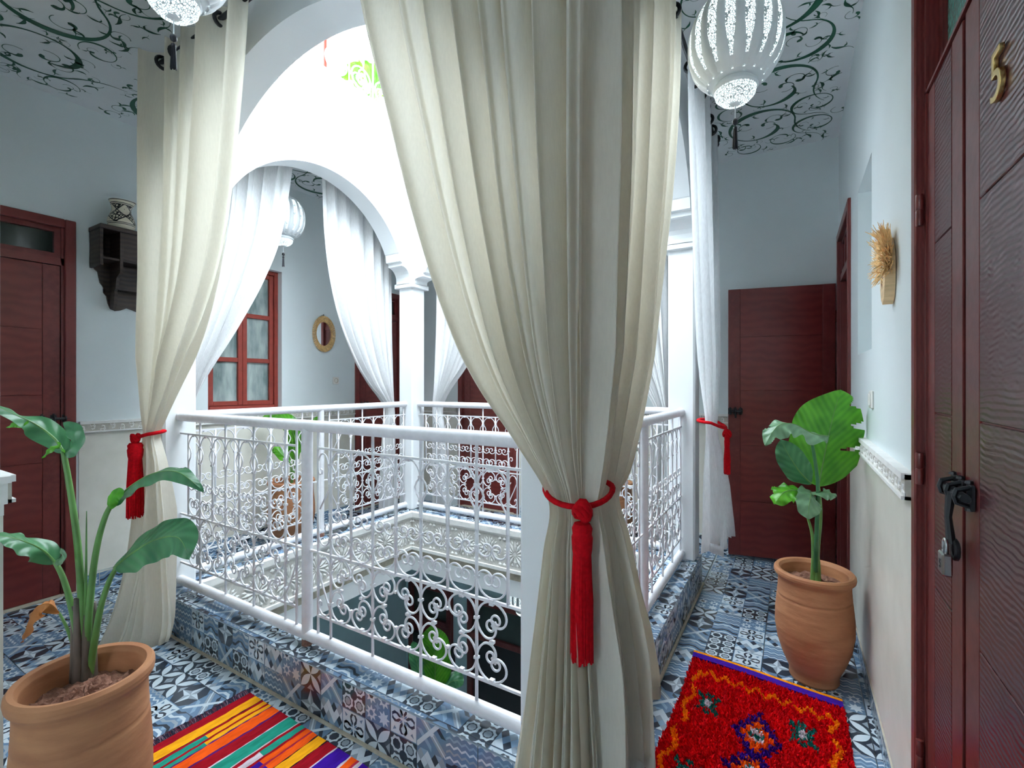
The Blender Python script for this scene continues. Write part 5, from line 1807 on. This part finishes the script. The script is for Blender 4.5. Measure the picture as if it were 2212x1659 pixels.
def jugmat():
    m = bpy.data.materials.new('black_on_cream_glaze')
    m.use_nodes = True
    nt = m.node_tree
    bs = nt.nodes['Principled BSDF']; bs.inputs['Roughness'].default_value = .15
    tc = nt.nodes.new('ShaderNodeTexCoord'); sp = nt.nodes.new('ShaderNodeSeparateXYZ'); nt.links.new(tc.outputs['Object'], sp.inputs[0])
    at_ = nt.nodes.new('ShaderNodeMath'); at_.operation = 'ARCTAN2'; nt.links.new(sp.outputs[1], at_.inputs[0]); nt.links.new(sp.outputs[0], at_.inputs[1])
    def mth(op, a, b=None, c=None):
        n = nt.nodes.new('ShaderNodeMath'); n.operation = op
        for i, v in enumerate((a, b, c)):
            if v is None: continue
            if isinstance(v, (int, float)): n.inputs[i].default_value = v
            else: nt.links.new(v, n.inputs[i])
        return n.outputs[0]
    th = mth('MULTIPLY', at_.outputs[0], 2.0)
    zz = mth('MULTIPLY', sp.outputs[2], 36.0)
    l1 = mth('ABSOLUTE', mth('SINE', mth('ADD', th, zz)))
    l2 = mth('ABSOLUTE', mth('SINE', mth('SUBTRACT', th, zz)))
    lat = mth('LESS_THAN', mth('MINIMUM', l1, l2), .16)
    vo = nt.nodes.new('ShaderNodeTexVoronoi'); vo.feature = 'DISTANCE_TO_EDGE'; vo.inputs['Scale'].default_value = 60; nt.links.new(tc.outputs['Object'], vo.inputs['Vector'])
    fill = mth('MULTIPLY', mth('LESS_THAN', vo.outputs['Distance'], .13), mth('GREATER_THAN', mth('MULTIPLY', mth('SINE', mth('ADD', th, zz)), mth('SINE', mth('SUBTRACT', th, zz))), -.1))
    vo2 = nt.nodes.new('ShaderNodeTexVoronoi'); vo2.inputs['Scale'].default_value = 48; nt.links.new(tc.outputs['Object'], vo2.inputs['Vector'])
    dots = mth('LESS_THAN', vo2.outputs['Distance'], .16)
    inb = mth('MULTIPLY', mth('GREATER_THAN', sp.outputs[2], .045), mth('LESS_THAN', sp.outputs[2], .165))
    pat = mth('MULTIPLY', mth('MAXIMUM', mth('MAXIMUM', lat, fill), dots), inb)
    rings = 0
    acc = None
    for zc in (.034, .043, .167, .176, .194):
        r = mth('LESS_THAN', mth('ABSOLUTE', mth('SUBTRACT', sp.outputs[2], zc)), .0022)
        acc = r if acc is None else mth('MAXIMUM', acc, r)
    fac = mth('MAXIMUM', pat, acc)
    mx = nt.nodes.new('ShaderNodeMix'); mx.data_type = 'RGBA'
    mx.inputs[6].default_value = (.72, .66, .52, 1); mx.inputs[7].default_value = (.015, .014, .014, 1)
    nt.links.new(fac, mx.inputs[0]); nt.links.new(mx.outputs[2], bs.inputs['Base Color'])
    return m


jug = thing('jug', 'cream ceramic jug with black lattice pattern on top of the wall shelf', 'jug', (XL + .095, 1.375, 2.3855))
prof = [(0, 0), (.060, 0), (.066, .006), (.074, .03), (.077, .055), (.072, .08), (.062, .105), (.054, .125), (.052, .145), (.056, .168), (.064, .186), (.070, .198), (.066, .197), (.052, .17), (.048, .145), (.05, .12), (.055, .1)]
pr = []
for i in range(len(prof) - 1):
    for k in range(3):
        f = k / 3
        pr.append((prof[i][0] * (1 - f) + prof[i + 1][0] * f, prof[i][1] * (1 - f) + prof[i + 1][1] * f))
MB().lathe(pr, 48, wob=lambda a, z: 1 + (.16 * max(0, math.cos(a - .9)) ** 6 * max(0, (z - .15) / .05) if z > .15 else 0)).obj('jug_body', jugmat(), jug, True, 60)

# ------------------------------------------------------------------ mirrors, socket, switch
mi = thing('mirror', 'oval rattan framed mirror on the left wall beyond the window', 'mirror', (XL, 3.04, 1.845))
oval = lambda a, s: (.0, s * .112 * math.cos(a), s * .150 * math.sin(a))
fr = MB()
for k in range(64):
    a = 2 * pi * k / 64
    c, s_ = math.cos(a), math.sin(a)
    P = []
    for q in (.80, .90, 1.0, 1.10, 1.18):
        P.append((.010 + .014 * math.sin((q - .78) / .42 * pi), q * .112 * c, q * .150 * s_))
    fr.tube(P, .006, 5)
fr.obj('rattan_frame', M['rattan'], mi)
MB().prism([(.095 * math.cos(2 * pi * k / 40), .130 * math.sin(2 * pi * k / 40)) for k in range(40)], .001, .008, lambda p, q, t: (t, p, q)).obj('mirror_glass', M['mirror'], mi)
MB().tube([(.004, 0, .175), (.006, 0, .195)], .003, 6).obj('hook', M['black'], mi)
mr = thing('mirror', 'small pale wood mirror with shaggy raffia crest on the right wall', 'mirror', (XR, 1.985, 1.72))
dr = [(.0, -.105), (.030, -.085), (.046, -.045), (.050, .0), (.044, .045), (.03, .085), (.0, .115)]
dr = dr + [(-a, b) for a, b in dr[::-1][1:-1]]
MB().prism(dr, .002, .030, lambda p, q, t: (-t, p, q)).obj('wooden_frame', M['beech'], mr)
MB().prism([(.0, -.055), (.024, -.01), (0, .062), (-.024, -.01)], .030, .0315, lambda p, q, t: (-t, p, q)).obj('mirror_glass', M['mirror'], mr)
rf = MB()
rnd = random.Random(6)
for k in range(520):
    a = rnd.uniform(-.35, pi + .35)
    c, s_ = math.cos(a), math.sin(a)
    b0 = Vector((-.012 - rnd.uniform(0, .02), .040 * c, .02 + .075 * s_))
    l = rnd.uniform(.03, .075)
    dv = Vector((rnd.uniform(-.5, .12), c + rnd.uniform(-.4, .4), s_ + rnd.uniform(-.3, .5))).normalized()
    if b0.x + dv.x * l > -.003: dv.x = -abs(dv.x)
    p1 = b0 + dv * l * .5; p2 = b0 + dv * l + Vector((rnd.uniform(-.01, 0), 0, rnd.uniform(-.02, .01)))
    rf.tube([b0, p1, p2], [.0016, .0022, .0008], 3, caps=False)
q = rf.obj('raffia', M['straw'], mr); q['kind'] = 'stuff'
sw = thing('light_switch', 'small white light switch on the right wall above the banana plant', 'switch', (XR, 2.47, 1.285))
MB().cbox(-.010, -.038, -.038, 0, .038, .038, .004).obj('plate', M['socket'], sw)
MB().cbox(-.015, -.018, -.026, -.009, .018, .026, .003).obj('rocker', M['socket'], sw)
sk_ = thing('socket', 'cream wall socket on the left wall below the oval mirror', 'socket', (XL, 3.185, 1.385))
MB().cbox(0, -.036, -.036, .010, .036, .036, .003).obj('plate', M['socket'], sk_)
MB().lathe([(.022, 0), (.024, .004), (.02, .004), (.019, -.006), (0, -.006)], 20).obj('socket_well', M['grout'], sk_).matrix_local = Matrix.Translation((.010, 0, 0)) @ Matrix.Rotation(pi / 2, 4, 'Y')

# ------------------------------------------------------------------ terrace above: door, railing, plant
td = MB()
ud = tag(link('door_6', None, None, (XL, 2.48, 3.64)), 'red terrace door glimpsed through the near arch', 'door', kind='structure')
MB().cbox(0, 0, 0, .03, .62, 2.0, .004).obj('door_leaf', M['winred'], ud)
for a in (0, .30, .56):
    MB().box(.03, a, 0, .05, a + .06, 2.0).obj('stile', M['winred'], ud)
ur = thing('terrace_railing', 'white scrolled terrace railing above the left arch', 'railing', (CX0 + .02, CY0, 0), pi / 2, 'white iron terrace railings')
lu = CY1 - CY0
MB().tube([(0, 0, 4.55), (lu, 0, 4.55)], .02, 10).obj('handrail', M['iron'], ur, True)
MB().tube([(0, 0, 3.72), (lu, 0, 3.72)], .014, 10).obj('bottom_rail', M['iron'], ur, True)
for k in range(9):
    link('bar', ME['bar_long'], ur, (k * lu / 8, 0, 3.65 - ZB + 0.0), None, (1, 1, 1))
for k in range(8):
    for zz, a in ((3.85, 'nw'), (3.85, 'se'), (4.12, 'ne'), (4.12, 'sw'), (4.38, 'nw')):
        link('scroll', ME[a], ur, ((k + .5) * lu / 8 + (.0 if a in 'nw' else .0), 0, zz), None, (1.6, 1.4, 1.4))
up2 = thing('potted_plant', 'green banana plant on the terrace behind the white railing', 'plant', (-3.45, 3.14, 3.64))
MB().lathe([(0, .001), (.12, .001), (.17, .3), (.18, .32), (.15, .32), (.14, .28), (0, .28)], 24).obj('vessel', M['terra'], up2, True, 50)
for k in range(7):
    a = k * .95
    dv = Vector((math.cos(a), math.sin(a), 0))
    stem(up2, [Vector((0, 0, .28)), dv * .05 + UP * .40, dv * .09 + UP * .48], .012, .006)
    leaf(up2, [dv * .09 + UP * .47, dv * .14 + UP * .60, dv * .20 + UP * .66, dv * .28 + UP * .58], .08, UP, M['leaf'], .3, .6, seed=k)

# ------------------------------------------------------------------ ground floor below the well
ZG = -3.1
lw = MB()
lw.box(XL - .2, -1.5, ZG - .1, XR + .3, YF + .2, ZG)
tag(lw.obj('floor_ground', M['stone']), 'grey stone floor of the court below', 'floor', kind='structure')
lw = MB()
lw.box(XL - .2, -1.5, ZG, XL, YF + .2, -.33); lw.box(XL, YF, ZG, XR + .1, YF + .2, -.33)
lw.box(XR, -1.5, ZG, XR + .2, YF, -.33); lw.box(XL, -1.7, ZG, XR, -1.5, -.33)
tag(lw.obj('wall_ground', M['lowwall']), 'grey blue walls of the ground floor court seen down the well', 'wall', kind='structure')
for i, (x0, x1, lab) in enumerate(((-3.92, -3.28, 'dark ground floor door behind the green banana leaves'), (-3.06, -2.20, 'wide dark ground floor doorway seen through the near balustrade'))):
    dd = tag(link('door_%d' % (7 + i), None, None, (x0, YF, ZG)), lab, 'door', kind='structure')
    w_ = x1 - x0
    fr = MB()
    for a, b, z0, z1 in ((0, .07, 0, 2.15), (w_ - .07, w_, 0, 2.15), (.07, w_ - .07, 2.08, 2.15), (.07, w_ - .07, 1.70, 1.76)):
        fr.cbox(a, -.05, z0, b, 0, z1, .004)
    fr.obj('door_frame', M['maroon_v'], dd)
    MB().box(.07, -.02, .01, w_ - .07, -.01, 1.7).obj('door_leaf', M['black'] if i else M['maroon'], dd)
    MB().box(.07, -.02, 1.76, w_ - .07, -.012, 2.08).obj('pane', M['darkpane'], dd)
gp = thing('potted_plant', 'tall banana plant on the ground floor seen through the near balustrade', 'plant', (-2.62, 3.02, ZG))
MB().lathe([(0, .001), (.16, .001), (.22, .4), (.23, .43), (.19, .43), (.18, .38), (0, .38)], 24).obj('vessel', M['terra'], gp, True, 50)
inv4 = Vector(gp.location)
def G_(u, v, d=4.0): return at(u, v, d) - inv4
for pts, w_, m_ in (([G_(938, 1500), G_(940, 1450), G_(938, 1400), G_(930, 1352)], .135, 'leaf'), ([G_(925, 1500), G_(908, 1460), G_(898, 1420), G_(893, 1385)], .06, 'leafd'), ([G_(940, 1510), G_(965, 1480), G_(985, 1470), G_(1000, 1480)], .07, 'leafd'), ([G_(925, 1510), G_(890, 1480), G_(865, 1475), G_(850, 1490)], .07, 'leaf')):
    stem(gp, [Vector((0, 0, .38)), (Vector((0, 0, .38)) + pts[0]) * .5, pts[0]], .025, .010)
    leaf(gp, pts, w_, VIEW * .8 + UP * .6, M[m_], .15, .6, seed=int(w_ * 100))
lantern('small lit lantern hanging on the ground floor at the left', at(622, 1345, 3.55), .55)
lantern('small lit lantern hanging on the ground floor beside the big curtain', at(1128, 1285, 4.05), .75)
tv = thing('wall_screen', 'black flat screen on the ground floor wall at the well corner', 'screen', (-3.55, YF, -1.75))
MB().cbox(-.30, -.05, -.2, .30, -.005, .2, .006).obj('screen_case', M['black'], tv)
MB().box(-.28, -.052, -.18, .28, -.05, .18).obj('screen_glass', M['darkpane'], tv)
